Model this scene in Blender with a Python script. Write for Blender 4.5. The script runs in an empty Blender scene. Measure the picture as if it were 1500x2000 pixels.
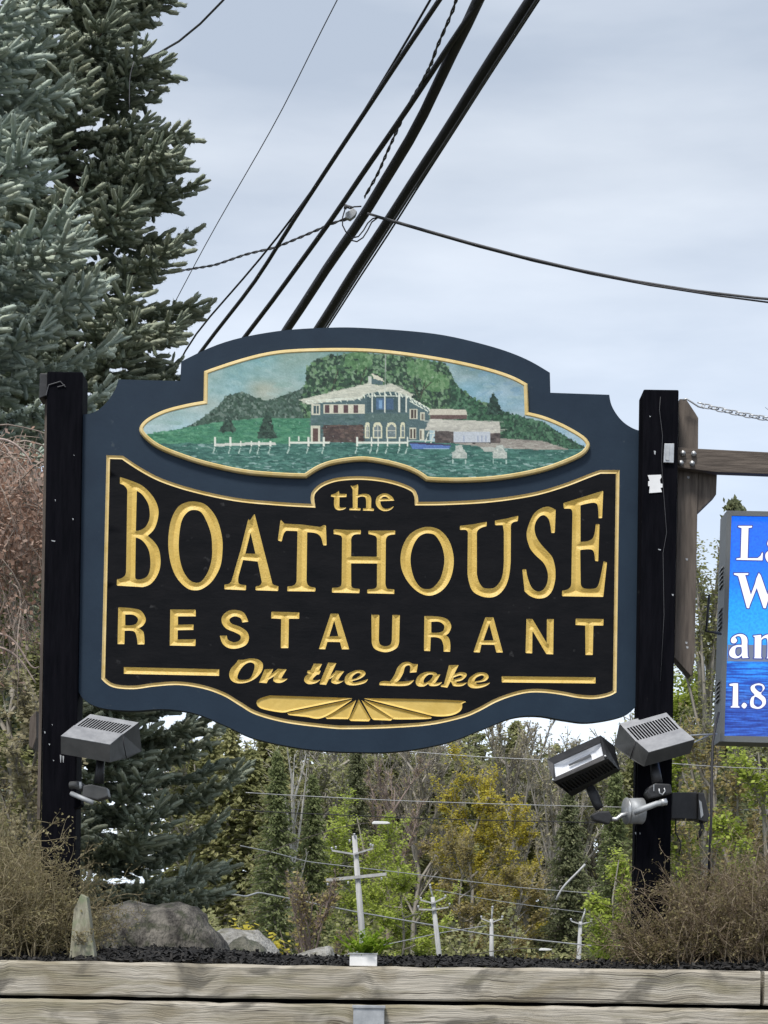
import bpy, bmesh, math, random
import numpy as np
from mathutils import Vector, Matrix
from mathutils.geometry import delaunay_2d_cdt
random.seed(7); rng = np.random.default_rng(7)
R = math.radians
# ------------------------------------------------------------------ camera
sc = bpy.context.scene
EYE = np.array([0.0, 0.0, 1.62]); F = 4000.0; ROLL = R(0.8); HZ = 1880.0
AX = np.array([math.cos(ROLL), 0, math.sin(ROLL)]); AY = np.array([-math.sin(ROLL), 0, math.cos(ROLL)]); AZ = np.array([0, 1.0, 0])
cd = bpy.data.cameras.new('camera'); cam = bpy.data.objects.new('camera', cd); sc.collection.objects.link(cam)
cam.matrix_world = Matrix(((AX[0], AY[0], 0, 0), (0, 0, -1, 0), (AX[2], AY[2], 0, EYE[2]), (0, 0, 0, 1)))
cd.sensor_fit = 'VERTICAL'; cd.sensor_height = 36; cd.sensor_width = 27; cd.lens = 36 * F / 2000; cd.shift_y = 0.44
cd.clip_start = 0.1; cd.clip_end = 3000; sc.camera = cam
# ------------------------------------------------------------------ sky and sun
SUN_EL, SUN_AZ = R(58), R(-155)     # azimuth measured clockwise from +Y
w = bpy.data.worlds.new('World'); sc.world = w; w.use_nodes = True
nt = w.node_tree; nt.nodes.clear()
def wn(t, **k):
    n = nt.nodes.new(t)
    for a, b in k.items(): setattr(n, a, b)
    return n
out = wn('ShaderNodeOutputWorld'); bg = wn('ShaderNodeBackground'); bg.inputs[1].default_value = 0.1
sky = wn('ShaderNodeTexSky', sky_type='NISHITA', sun_disc=False, sun_elevation=SUN_EL, sun_rotation=SUN_AZ)
tc = wn('ShaderNodeTexCoord'); mp = wn('ShaderNodeMapping'); mp.inputs['Scale'].default_value = (1.4, 1.4, 5.5)
mp.inputs['Rotation'].default_value = (0, R(8), 0)
nz = wn('ShaderNodeTexNoise'); nz.inputs['Scale'].default_value = 2.6; nz.inputs['Detail'].default_value = 6; nz.inputs['Roughness'].default_value = .52
rp = wn('ShaderNodeValToRGB'); rp.color_ramp.elements[0].position = .36; rp.color_ramp.elements[1].position = .68
rp.color_ramp.elements[0].color = (.47, .535, .635, 1); rp.color_ramp.elements[1].color = (.68, .735, .815, 1)
sc10 = wn('ShaderNodeMixRGB', blend_type='MULTIPLY'); sc10.inputs[0].default_value = 1; sc10.inputs[2].default_value = (4.65, 4.65, 4.65, 1)
mx = wn('ShaderNodeMixRGB'); mx.inputs[0].default_value = .93
L = nt.links.new
L(tc.outputs['Generated'], mp.inputs[0]); L(mp.outputs[0], nz.inputs[0]); L(nz.outputs[0], rp.inputs[0]); L(rp.outputs[0], sc10.inputs[1])
L(sky.outputs[0], mx.inputs[1]); L(sc10.outputs[0], mx.inputs[2]); sz = wn('ShaderNodeSeparateXYZ'); L(tc.outputs['Generated'], sz.inputs[0])
hr = wn('ShaderNodeMapRange'); hr.inputs[1].default_value = .06; hr.inputs[2].default_value = .36; hr.inputs[3].default_value = 1.65; hr.inputs[4].default_value = .97; L(sz.outputs[2], hr.inputs[0])
hm = wn('ShaderNodeVectorMath', operation='SCALE'); L(mx.outputs[0], hm.inputs[0]); L(hr.outputs[0], hm.inputs['Scale']); L(hm.outputs[0], bg.inputs[0]); L(bg.outputs[0], out.inputs[0])
sl = bpy.data.lights.new('sun', 'SUN'); sl.energy = 1.5; sl.angle = R(12); sl.color = (1, .96, .9)
sun = bpy.data.objects.new('sun', sl); sc.collection.objects.link(sun)
sd = Vector((math.sin(SUN_AZ) * math.cos(SUN_EL), math.cos(SUN_AZ) * math.cos(SUN_EL), math.sin(SUN_EL)))
sun.rotation_euler = sd.to_track_quat('Z', 'Y').to_euler()
sc.view_settings.view_transform = 'Standard'; sc.view_settings.look = 'None'; sc.view_settings.gamma = 1
sc.view_settings.exposure = 1.3; sc.view_settings.use_curve_mapping = False
try:
    sc.cycles.max_bounces = 5; sc.cycles.diffuse_bounces = 3; sc.cycles.use_denoising = True
except Exception: pass
# ------------------------------------------------------------------ helpers
def lin(r, g=None, b=None):
    c = np.array([r, g, b], float) / 255
    return tuple(np.where(c <= .04045, c / 12.92, ((c + .055) / 1.055) ** 2.4))
def P(px, py, Y):
    a, b = (px - 750) / F, (HZ - py) / F
    return EYE + Y * (a * AX + b * AY + AZ)
def mat(name, col, rough=.7, metal=0., col2=None, scale=8., stretch=(1, 1, 1), bump=0., bscale=None, tint=None, coat=0, spec=.5, detail=6, contrast=(.35, .65), col3=None, sc3=2., lim3=(.5, .66)):
    m = bpy.data.materials.new(name); m.use_nodes = True; n = m.node_tree; b = n.nodes['Principled BSDF']
    b.inputs['Roughness'].default_value = rough; b.inputs['Metallic'].default_value = metal; b.inputs['Specular IOR Level'].default_value = spec
    b.inputs['Coat Weight'].default_value = coat
    b.inputs['Base Color'].default_value = (*col, 1)
    t = n.nodes.new('ShaderNodeTexCoord'); mpn = n.nodes.new('ShaderNodeMapping'); mpn.inputs['Scale'].default_value = stretch
    n.links.new(t.outputs['Object'], mpn.inputs[0])
    nz = n.nodes.new('ShaderNodeTexNoise'); nz.inputs['Scale'].default_value = scale; nz.inputs['Detail'].default_value = detail; nz.inputs['Roughness'].default_value = .65
    n.links.new(mpn.outputs[0], nz.inputs[0]); last = None
    if col2 is not None:
        r = n.nodes.new('ShaderNodeValToRGB'); e = r.color_ramp.elements
        e[0].position, e[1].position = contrast; e[0].color = (*col, 1); e[1].color = (*col2, 1)
        n.links.new(nz.outputs[0], r.inputs[0]); last = r.outputs[0]
    if col3 is not None:
        nz3 = n.nodes.new('ShaderNodeTexNoise'); nz3.inputs['Scale'].default_value = sc3; nz3.inputs['Detail'].default_value = 5
        n.links.new(t.outputs['Object'], nz3.inputs[0])
        r3 = n.nodes.new('ShaderNodeValToRGB'); r3.color_ramp.elements[0].position, r3.color_ramp.elements[1].position = lim3
        n.links.new(nz3.outputs[0], r3.inputs[0]); m3 = n.nodes.new('ShaderNodeMixRGB')
        n.links.new(r3.outputs[0], m3.inputs[0]); n.links.new(last, m3.inputs[1]); m3.inputs[2].default_value = (*col3, 1); last = m3.outputs[0]
    if tint is not None:     # per-leaf / per-twig colour variation stored with the geometry
        at = n.nodes.new('ShaderNodeAttribute'); at.attribute_name = 'tint'
        r2 = n.nodes.new('ShaderNodeValToRGB'); els = r2.color_ramp.elements
        els[0].color = (*tint[0], 1); els[1].color = (*tint[-1], 1)
        for i, c in enumerate(tint[1:-1]):
            e = els.new((i + 1) / (len(tint) - 1)); e.color = (*c, 1)
        n.links.new(at.outputs['Fac'], r2.inputs[0]); last = r2.outputs[0]
    if last is not None: n.links.new(last, b.inputs['Base Color'])
    if bump:
        bp = n.nodes.new('ShaderNodeBump'); bp.inputs['Strength'].default_value = bump; bp.inputs['Distance'].default_value = .03 if 'boulder' in name else .01
        s = nz
        if bscale:
            s = n.nodes.new('ShaderNodeTexNoise'); s.inputs['Scale'].default_value = bscale; s.inputs['Detail'].default_value = 8
            n.links.new(mpn.outputs[0], s.inputs[0])
        n.links.new(s.outputs[0], bp.inputs['Height']); n.links.new(bp.outputs[0], b.inputs['Normal'])
    return m
def link(o, parent=None):
    sc.collection.objects.link(o)
    if parent is not None: o.parent = parent
    return o
def tag(o, label=None, cat=None, group=None, kind=None):
    for k, v in (('label', label), ('category', cat), ('group', group), ('kind', kind)):
        if v: o[k] = v
    return o
def thing(name, loc, label, cat, group=None):
    o = bpy.data.objects.new(name, None); o.location = tuple(loc); o['wl'] = list(map(float, loc)); link(o)
    return tag(o, label, cat, group)
def base(parent):
    while parent is not None and parent.parent is not None: parent = parent.parent
    return np.array(parent.location) if parent is not None else np.zeros(3)
def mesh(name, V, Fc, m, parent=None, loc=None, tint=None, smooth=False, tri=False, mats=None, midx=None, bevel=0.):
    """V in world coordinates; stored relative to the thing's base"""
    off = base(parent) if parent is not None else (np.array(loc, float) if loc is not None else np.zeros(3))
    me = bpy.data.meshes.new(name); V = np.asarray(V, float) - off
    if tri:
        Fc = np.asarray(Fc, np.int32); nf = len(Fc)
        me.vertices.add(len(V)); me.vertices.foreach_set('co', V.ravel().astype(np.float32))
        me.loops.add(nf * 3); me.loops.foreach_set('vertex_index', Fc.ravel())
        me.polygons.add(nf); me.polygons.foreach_set('loop_start', np.arange(0, nf * 3, 3, dtype=np.int32))
        me.update(calc_edges=True)
    else:
        me.from_pydata([tuple(v) for v in V], [], [tuple(map(int, f)) for f in Fc])
        bm = bmesh.new(); bm.from_mesh(me); bmesh.ops.recalc_face_normals(bm, faces=bm.faces)
        if bevel:
            es = [e for e in bm.edges if len(e.link_faces) == 2 and e.calc_face_angle(0) > .35]
            bmesh.ops.bevel(bm, geom=es, offset=bevel, segments=2, affect='EDGES', profile=.6, clamp_overlap=True)
        bm.to_mesh(me); bm.free()
    if tint is not None:
        a = me.attributes.new('tint', 'FLOAT', 'POINT'); a.data.foreach_set('value', np.asarray(tint, np.float32))
    for q in (mats or [m]): me.materials.append(q)
    if midx is not None: me.polygons.foreach_set('material_index', np.asarray(midx, np.int32))
    if smooth: me.polygons.foreach_set('use_smooth', np.ones(len(me.polygons), bool))
    o = bpy.data.objects.new(name, me)
    if parent is None: o.location = tuple(off)
    return link(o, parent)
def catm(pts, closed=True, n=6):
    """spec: list of (x,y) corners or (x,y,1) smooth points -> polyline"""
    N = len(pts); out = []
    for i in range(N if closed else N - 1):
        p1, p2 = pts[i], pts[(i + 1) % N]
        s1, s2 = len(p1) > 2, len(p2) > 2
        a, b = np.array(p1[:2], float), np.array(p2[:2], float)
        if not s1 and not s2: out.append(a); continue
        p0 = np.array(pts[(i - 1) % N][:2], float) if s1 and (closed or i > 0) else None
        p3 = np.array(pts[(i + 2) % N][:2], float) if s2 and (closed or i < N - 2) else None
        t2 = (p3 - a) / 2 if p3 is not None else None; t1 = (b - p0) / 2 if p0 is not None else None
        if t1 is None: t1 = (b - a) * 1.5 - t2 / 2 if t2 is not None else b - a
        if t2 is None: t2 = (b - a) * 1.5 - t1 / 2
        for k in range(n):
            t = k / n
            out.append((2 * t**3 - 3 * t**2 + 1) * a + (t**3 - 2 * t**2 + t) * t1 + (-2 * t**3 + 3 * t**2) * b + (t**3 - t**2) * t2)
    if not closed: out.append(np.array(pts[-1][:2], float))
    return np.array(out)
def spec(s, o=(0, 0), k=1.0, n=6):
    pts = []
    for w_ in s.split():
        sm = w_.endswith('~'); x, y = w_.rstrip('~').split(',')
        q = (o[0] + float(x) / k, o[1] + float(y) / k)
        pts.append(q + (1,) if sm else q)
    return catm(pts, True, n)
def inside(pts, loops):
    x, y = pts[:, 0], pts[:, 1]; r = np.zeros(len(pts), bool)
    for lp in loops:
        a = lp; b = np.roll(lp, -1, 0)
        for (x1, y1), (x2, y2) in zip(a, b):
            if y1 == y2: continue
            c = (y1 > y) != (y2 > y)
            r ^= c & (x < (x2 - x1) * (y - y1) / (y2 - y1) + x1)
    return r
def sdf(pts, loops):
    d = np.full(len(pts), 1e9)
    for lp in loops:
        a = lp; b = np.roll(lp, -1, 0)
        for p, q in zip(a, b):
            e = q - p; l2 = e @ e
            if l2 < 1e-12: continue
            w_ = pts - p; t = np.clip(w_ @ e / l2, 0, 1)
            d = np.minimum(d, ((w_ - t[:, None] * e) ** 2).sum(1))
    d = np.sqrt(d); return np.where(inside(pts, loops), d, -d)
def region(comps, h, grow=0.):
    """marching-squares mesh of the union of components (each = list of loops, even-odd)"""
    allp = np.concatenate([l for c in comps for l in c]); lo = allp.min(0) - 2 * h - grow; hi = allp.max(0) + 2 * h + grow
    nx, ny = int((hi[0] - lo[0]) / h) + 2, int((hi[1] - lo[1]) / h) + 2
    X, Y = np.meshgrid(lo[0] + np.arange(nx) * h, lo[1] + np.arange(ny) * h); pts = np.stack([X.ravel(), Y.ravel()], 1)
    S = np.full(len(pts), -1e9)
    for c in comps: S = np.maximum(S, sdf(pts, c))
    S = S + grow; S[np.abs(S) < 1e-4] = 1e-4
    G = S.reshape(ny, nx); verts = []; sd = []; idx = {}; faces = []; nxt = {}
    def node(i, j):
        k = (i, j)
        if k not in idx: idx[k] = len(verts); verts.append((X[i, j], Y[i, j])); sd.append(G[i, j])
        return idx[k]
    def cut(i, j, i2, j2):
        k = (i, j, i2, j2) if (i, j) < (i2, j2) else (i2, j2, i, j)
        if k not in idx:
            a, b = G[k[0], k[1]], G[k[2], k[3]]; t = min(max(a / (a - b), .03), .97)
            idx[k] = len(verts); sd.append(0.)
            verts.append((X[k[0], k[1]] * (1 - t) + X[k[2], k[3]] * t, Y[k[0], k[1]] * (1 - t) + Y[k[2], k[3]] * t))
        return idx[k]
    pos = G > 0; any_ = pos[:-1, :-1] | pos[1:, :-1] | pos[:-1, 1:] | pos[1:, 1:]
    for i, j in zip(*np.nonzero(any_)):
        cs = [(i, j), (i, j + 1), (i + 1, j + 1), (i + 1, j)]; f = []; ex = None; first = None
        for q in range(4):
            c, d = cs[q], cs[(q + 1) % 4]; pc, pd = pos[c], pos[d]
            if pc: f.append(node(*c))
            if pc != pd:
                v = cut(*c, *d); f.append(v)
                if pc: ex = v
                else:
                    if ex is None: first = v
                    else: nxt[ex] = v; ex = None
        if ex is not None and first is not None: nxt[ex] = first
        if len(f) > 2: faces.append(f)
    verts = np.array(verts); loops = []; seen = set()
    for s in list(nxt):
        if s in seen: continue
        lp = [s]; seen.add(s); c = nxt.get(s)
        while c is not None and c != s and c not in seen: lp.append(c); seen.add(c); c = nxt.get(c)
        if len(lp) > 3: loops.append(verts[lp])
    return verts, faces, np.array(sd), loops
def offs(loop, d):
    """inward offset (positive) of a closed px loop, miter limited"""
    a = np.roll(loop, 1, 0); b = np.roll(loop, -1, 0)
    A = .5 * np.sum(loop[:, 0] * b[:, 1] - b[:, 0] * loop[:, 1]); s = 1 if A > 0 else -1
    e1 = loop - a; e2 = b - loop; e1 /= np.linalg.norm(e1, axis=1)[:, None]; e2 /= np.linalg.norm(e2, axis=1)[:, None]
    n1 = np.stack([-e1[:, 1], e1[:, 0]], 1) * s; n2 = np.stack([-e2[:, 1], e2[:, 0]], 1) * s
    m = n1 + n2; den = np.maximum(1 + (n1 * n2).sum(1), .35)
    return loop + d * m / den[:, None]
def resamp(lp, step):
    out = []
    for p, q in zip(lp, np.roll(lp, -1, 0)):
        d = np.linalg.norm(q - p)
        if d < 1e-6: continue
        n = max(1, int(d / step))
        for k in range(n): out.append(p + (q - p) * k / n)
    return np.array(out)
def cdt_fill(outer, holes):
    loops = [outer] + holes; vs = []; es = []
    for lp in loops:
        s = len(vs); vs += [Vector(p) for p in lp]; es += [(s + i, s + (i + 1) % len(lp)) for i in range(len(lp))]
    r = delaunay_2d_cdt(vs, es, [], 0, 1e-5)
    V = np.array([tuple(v) for v in r[0]]); Fc = np.array([f for f in r[2]])
    c = V[Fc].mean(1); keep = inside(c, loops)
    return V, Fc[keep]
def basis(D):
    D = D / np.maximum(np.linalg.norm(D, axis=1), 1e-9)[:, None]
    ref = np.where(np.abs(D[:, 2:3]) > .95, np.array([[1., 0, 0]]), np.array([[0, 0, 1.]]))
    A = np.cross(ref, D); A /= np.maximum(np.linalg.norm(A, axis=1), 1e-9)[:, None]
    return A, np.cross(D, A), D
def tubes(P0, P1, R0, R1, sides=4, cap=False):
    P0 = np.atleast_2d(P0); P1 = np.atleast_2d(P1); n = len(P0); R0 = np.broadcast_to(R0, n); R1 = np.broadcast_to(R1, n)
    A, B, D = basis(P1 - P0); an = np.arange(sides) * 2 * np.pi / sides
    ca, sa = np.cos(an)[None, :, None], np.sin(an)[None, :, None]
    ring = A[:, None] * ca + B[:, None] * sa
    V = np.concatenate([P0[:, None] + ring * R0[:, None, None], P1[:, None] + ring * R1[:, None, None]], 1)
    i = np.arange(sides); j = (i + 1) % sides
    T = np.concatenate([np.stack([i, j, j + sides], 1), np.stack([i, j + sides, i + sides], 1)])
    if cap:
        T = np.concatenate([T] + [np.array([[0, k + 1, k], [sides, sides + k, sides + k + 1]]) for k in range(1, sides - 1)])
    Fc = (T[None] + (np.arange(n) * 2 * sides)[:, None, None]).reshape(-1, 3)
    return V.reshape(-1, 3), Fc
def join(parts):
    Vs, Fs, o = [], [], 0
    for V, Fc in parts: Vs.append(V); Fs.append(np.asarray(Fc) + o); o += len(V)
    return np.concatenate(Vs), np.concatenate(Fs)
def polytube(pts, r0, r1=None, sides=8):
    """smooth tube through points (shared rings)"""
    pts = np.asarray(pts, float); n = len(pts); r = np.linspace(r0, r0 if r1 is None else r1, n) if np.isscalar(r0) else np.asarray(r0)
    T = np.gradient(pts, axis=0); A, B, D = basis(T)
    for i in range(1, n):
        a = A[i - 1] - D[i] * (A[i - 1] @ D[i]); A[i] = a / np.linalg.norm(a); B[i] = np.cross(D[i], A[i])
    an = np.arange(sides) * 2 * np.pi / sides
    V = (pts[:, None] + (A[:, None] * np.cos(an)[None, :, None] + B[:, None] * np.sin(an)[None, :, None]) * r[:, None, None]).reshape(-1, 3)
    Fc = []
    for i in range(n - 1):
        for k in range(sides):
            a, b = i * sides + k, i * sides + (k + 1) % sides
            Fc += [(a, b, b + sides), (a, b + sides, a + sides)]
    for k in range(1, sides - 1): Fc += [(0, k + 1, k), ((n - 1) * sides, (n - 1) * sides + k, (n - 1) * sides + k + 1)]
    return V, np.array(Fc)
def replicate(TV, TF, O, A, B, D):
    """template coords * (A,B,D scaled axes) + O"""
    V = O[:, None] + TV[None, :, 0:1] * A[:, None] + TV[None, :, 1:2] * B[:, None] + TV[None, :, 2:3] * D[:, None]
    Fc = (TF[None] + (np.arange(len(O)) * len(TV))[:, None, None]).reshape(-1, 3)
    return V.reshape(-1, 3), Fc
def boxv(x0, x1, y0, y1, z0, z1):
    V = [(x0, y0, z0), (x1, y0, z0), (x1, y1, z0), (x0, y1, z0), (x0, y0, z1), (x1, y0, z1), (x1, y1, z1), (x0, y1, z1)]
    return np.array(V, float), [(0, 3, 2, 1), (4, 5, 6, 7), (0, 1, 5, 4), (1, 2, 6, 5), (2, 3, 7, 6), (3, 0, 4, 7)]
def prism(A, B):
    n = len(A); V = np.concatenate([A, B])
    return V, [tuple(range(n)), tuple(range(2 * n - 1, n - 1, -1))] + [(i, (i + 1) % n, (i + 1) % n + n, i + n) for i in range(n)]
def pxprism(loop, Y, depth):
    """outline in picture px at depth Y, extruded straight back"""
    A = np.array([P(x, y, Y) for x, y in loop]); return prism(A, A + np.array([0, depth, 0]))
def rv(n, s=1.): return rng.normal(0, s, (n, 3))
# ------------------------------------------------------------------ materials
M = {}
M['navy'] = mat('navy_paint', (.0092, .0215, .040), .55, spec=.25, col2=(.0135, .029, .050), scale=5, col3=(.04, .055, .07), sc3=26, lim3=(.70, .76), bump=.05, bscale=60, detail=8)
M['black'] = mat('black_paint', (.0035, .004, .0055), .6, spec=.10, col2=(.0075, .0075, .009), col3=(.035, .035, .036), sc3=22, lim3=(.69, .76), scale=7, stretch=(1, 1, 2.5), bump=.1, bscale=40)
M['post'] = mat('post_black', (.0016, .0018, .0035), .85, spec=.06, col2=(.0045, .0045, .007), col3=(.02, .02, .021), sc3=20, lim3=(.70, .76), scale=18, stretch=(3, 3, .35), bump=.35, bscale=25)
M['gold'] = mat('gold_paint', (.60, .405, .085), .5, col2=(.69, .485, .125), scale=12, bump=.12, bscale=50)
M['goldpale'] = mat('gold_rim_paint', (.60, .44, .16), .45, col2=(.70, .55, .27), scale=14, bump=.1, bscale=60)
M['timber'] = None
M['grey_wood'] = mat('weathered_wood', (.075, .06, .05), .85, col2=(.14, .115, .095), scale=9, stretch=(6, 6, .6), bump=.5, bscale=14)
M['beam_wood'] = mat('weathered_beam', (.07, .055, .045), .85, col2=(.13, .105, .085), scale=9, stretch=(.6, 6, 6), bump=.5, bscale=14)
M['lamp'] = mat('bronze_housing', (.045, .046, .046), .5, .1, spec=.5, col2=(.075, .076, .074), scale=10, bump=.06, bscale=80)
M['lamptop'] = mat('housing_lit_top', (.24, .245, .26), .5, .1, col2=(.34, .345, .36), scale=22, bump=.06, bscale=80)  # paler copy of the housing; light on its upper faces put into the colour
M['lampdark'] = mat('dark_housing', (.02, .02, .022), .5, .3, col2=(.035, .035, .037), scale=14, bump=.08, bscale=80)
M['steel'] = mat('galvanised_steel', (.38, .39, .40), .42, .6, col2=(.55, .56, .57), scale=25, bump=.06)
M['lightsteel'] = mat('pale_steel', (.30, .315, .33), .55, .2, col2=(.44, .455, .465), scale=25)
M['white'] = mat('white_plastic', (.72, .72, .72), .5, col2=(.80, .80, .80), scale=15)
M['cable'] = mat('cable_black', (.009, .009, .012), .6, col2=(.016, .014, .018), scale=30)
M['cablegrey'] = mat('cable_grey', (.05, .05, .055), .6, col2=(.08, .08, .085), scale=30)
M['wirepale'] = mat('wire_aluminium', (.35, .35, .36), .5, .2, col2=(.45, .45, .45), scale=1)
M['cabinet'] = mat('cabinet_grey', (.13, .14, .145), .5, .1, col2=(.16, .17, .175), scale=6, bump=.04)
M['polewood'] = mat('pole_wood', (.33, .33, .33), .9, col2=(.48, .48, .47), scale=2, stretch=(4, 4, .6), bump=.3)
M['insul'] = mat('porcelain', (.55, .55, .58), .3)
M['mulch'] = mat('black_mulch', (.006, .006, .007), .95, tint=[(.0055, .005, .005), (.014, .013, .013), (.04, .037, .034)])
M['bark'] = mat('bark', (.05, .042, .036), .95, col2=(.09, .078, .068), scale=6, stretch=(3, 3, .8), bump=.5)
def rock(name, a, b, c):
    return mat(name, a, .9, col2=b, scale=5, stretch=(2.4, 2.4, .9), contrast=(.38, .6), bump=1., bscale=30, col3=c, sc3=16)
M['rockdark'] = rock('dark_boulder', (.035, .031, .027), (.19, .175, .15), (.05, .055, .032))
M['rocklight'] = rock('light_boulder', (.22, .21, .19), (.42, .41, .38), (.2, .19, .15))
M['rockgreen'] = rock('mossy_boulder', (.10, .10, .075), (.2, .19, .15), (.09, .10, .06))
M['soil'] = mat('soil', (.05, .04, .03), .95, col2=(.08, .09, .04), scale=.5, bump=.4)
M['asphalt'] = mat('asphalt', (.085, .085, .085), .9, col2=(.11, .108, .105), scale=40, bump=.4)
def timber_mat():
    m = mat('timber_weathered', (.30, .265, .21), .85, col2=(.58, .535, .455), scale=2.2, stretch=(1.6, 8, 48), contrast=(.22, .78), bump=.5, bscale=5)
    n = m.node_tree; b = n.nodes['Principled BSDF']; src = b.inputs['Base Color'].links[0].from_socket
    t0 = [q for q in n.nodes if q.type == 'TEX_COORD'][0]; wz = n.nodes.new('ShaderNodeTexNoise'); wz.inputs['Scale'].default_value = 2.6; wz.inputs['Detail'].default_value = 3; wz.inputs['Distortion'].default_value = 1.2
    vm = n.nodes.new('ShaderNodeVectorMath'); vm.operation = 'MULTIPLY_ADD'; vm.inputs[1].default_value = (0, 0, .05)
    n.links.new(t0.outputs['Object'], wz.inputs[0]); n.links.new(wz.outputs['Color'], vm.inputs[0]); n.links.new(t0.outputs['Object'], vm.inputs[2])
    for q in [q for q in n.nodes if q.type == 'MAPPING']: n.links.new(vm.outputs[0], q.inputs[0])
    t = n.nodes['Texture Coordinate'] if 'Texture Coordinate' in n.nodes else n.nodes.new('ShaderNodeTexCoord')
    def noise(sc_, st, lo, hi, det=6):
        mp_ = n.nodes.new('ShaderNodeMapping'); mp_.inputs['Scale'].default_value = st; n.links.new(vm.outputs[0], mp_.inputs[0])
        z = n.nodes.new('ShaderNodeTexNoise'); z.inputs['Scale'].default_value = sc_; z.inputs['Detail'].default_value = det; z.inputs['Distortion'].default_value = .6
        n.links.new(mp_.outputs[0], z.inputs[0]); r = n.nodes.new('ShaderNodeValToRGB')
        r.color_ramp.elements[0].position = lo; r.color_ramp.elements[1].position = hi; n.links.new(z.outputs[0], r.inputs[0]); return r.outputs[0]
    def mixc(fac, a, col, k=1.):
        f = fac
        if k < 1:
            mm = n.nodes.new('ShaderNodeMath'); mm.operation = 'MULTIPLY'; mm.inputs[1].default_value = k; n.links.new(fac, mm.inputs[0]); f = mm.outputs[0]
        x = n.nodes.new('ShaderNodeMixRGB'); n.links.new(f, x.inputs[0]); n.links.new(a, x.inputs[1]); x.inputs[2].default_value = (*col, 1); return x.outputs[0]
    c = mixc(noise(4.2, (.7, 1, 2.2), .44, .64), src, (.20, .165, .10), .75)      # brown water stains
    c = mixc(noise(6, (.8, 1, 1.5), .53, .64), c, (.11, .10, .08), .8)          # grey-black mould patches
    c = mixc(noise(3, (.7, 1, 6), .50, .64), c, (.24, .215, .13), .5)             # olive algae
    c = mixc(noise(3.2, (.7, 14, 38), .60, .66, 8), c, (.06, .05, .038), .8)   # drying cracks along the grain
    vz = n.nodes.new('ShaderNodeTexVoronoi'); vz.inputs['Scale'].default_value = 1.0; vp = n.nodes.new('ShaderNodeMapping'); vp.inputs['Scale'].default_value = (2.1, 1, 5.2); n.links.new(vm.outputs[0], vp.inputs[0]); n.links.new(vp.outputs[0], vz.inputs['Vector'])
    kr = n.nodes.new('ShaderNodeValToRGB'); ke = kr.color_ramp.elements; ke[0].position = 0; ke[0].color = (1, 1, 1, 1); ke[1].position = .14; ke[1].color = (0, 0, 0, 1)
    for p_, v_ in ((.05, .9), (.065, .45), (.08, .7), (.10, .2)): q = ke.new(p_); q.color = (v_, v_, v_, 1)
    n.links.new(vz.outputs['Distance'], kr.inputs[0]); c = mixc(kr.outputs[0], c, (.075, .05, .03), .8)
    n.links.new(c, b.inputs['Base Color']); return m
M['timber'] = timber_mat()
# ------------------------------------------------------------------ ground
BZ = 1.60      # bed level behind the timber wall
def zg(x, y):
    y = np.asarray(y, float)
    return np.interp(y, [9, 12, 20, 45, 90, 160, 400, 1500], [BZ - .02, 1.5, .9, -2.6, -3.2, -1.5, 4, 30])
xs = np.concatenate([np.linspace(-900, -60, 10), np.linspace(-50, 50, 60), np.linspace(60, 900, 10)])
ys = np.concatenate([np.linspace(7.75, 14, 22), np.linspace(15, 60, 30), np.linspace(70, 1500, 30)])
X, Y = np.meshgrid(xs, ys); Z = zg(X, Y) + rng.normal(0, .02, X.shape) * (Y < 60)
nx = len(xs); V = np.stack([X.ravel(), Y.ravel(), Z.ravel()], 1)
ii, jj = np.meshgrid(np.arange(len(ys) - 1), np.arange(nx - 1), indexing='ij'); q = (ii * nx + jj).ravel()
Fc = np.concatenate([np.stack([q, q + 1, q + nx + 1], 1), np.stack([q, q + nx + 1, q + nx], 1)])
tag(mesh('ground', V, Fc, M['soil'], tri=True, smooth=True), kind='structure')
V = np.array([(-900, -900, 0), (900, -900, 0), (900, 7.6, 0), (-900, 7.6, 0)], float)
tag(mesh('road', V, [(0, 1, 2, 3)], M['asphalt']), kind='structure')
# ------------------------------------------------------------------ timber retaining wall
WY = 7.4
def wallx(px): return P(px, 1900, WY)[0]
wall = thing('retaining_wall', (0, WY, 0), 'weathered grey timber retaining wall holding up the mulch bed below the sign', 'retaining wall')
def timber(x0, x1, z0, z1, yf, dep, sag=0.):
    n = max(3, int((x1 - x0) / .05)); c = .007
    prof = np.array([(0, z0 + c), (0, (z0 + z1) / 2), (0, z1 - c * 1.5), (c, z1), (dep / 2, z1), (dep, z1 - c), (dep, z0 + c), (dep / 2, z0), (c, z0)])
    V = []; m = len(prof); ph = rng.uniform(0, 6, 6)
    for i in range(n + 1):
        x = x0 + (x1 - x0) * i / n; g = .0018 * math.sin(x * 5 + ph[0]) + .0012 * math.sin(x * 17 + ph[1])
        top = .002 * math.sin(x * 3 + ph[2]) + .0015 * math.sin(x * 23 + ph[3]) + max(0, math.sin(x * 9.1 + ph[4]) - .97) * -.08
        for k, (a, z) in enumerate(prof):
            V.append((x, yf + a + g + rng.normal(0, .0006), z + (top if k in (2, 3, 4) else 0) + rng.normal(0, .0006)))
    Fc = [tuple(range(m)), tuple(range(n * m + m - 1, n * m - 1, -1))]
    for i in range(n):
        for k in range(m): a = i * m + k; b = i * m + (k + 1) % m; Fc.append((a, b, b + m, a + m))
    return mesh('timber', V, Fc, M['timber'], wall)
TH = .123; top = EYE[2] - .013; xe = wallx(1490)
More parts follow.
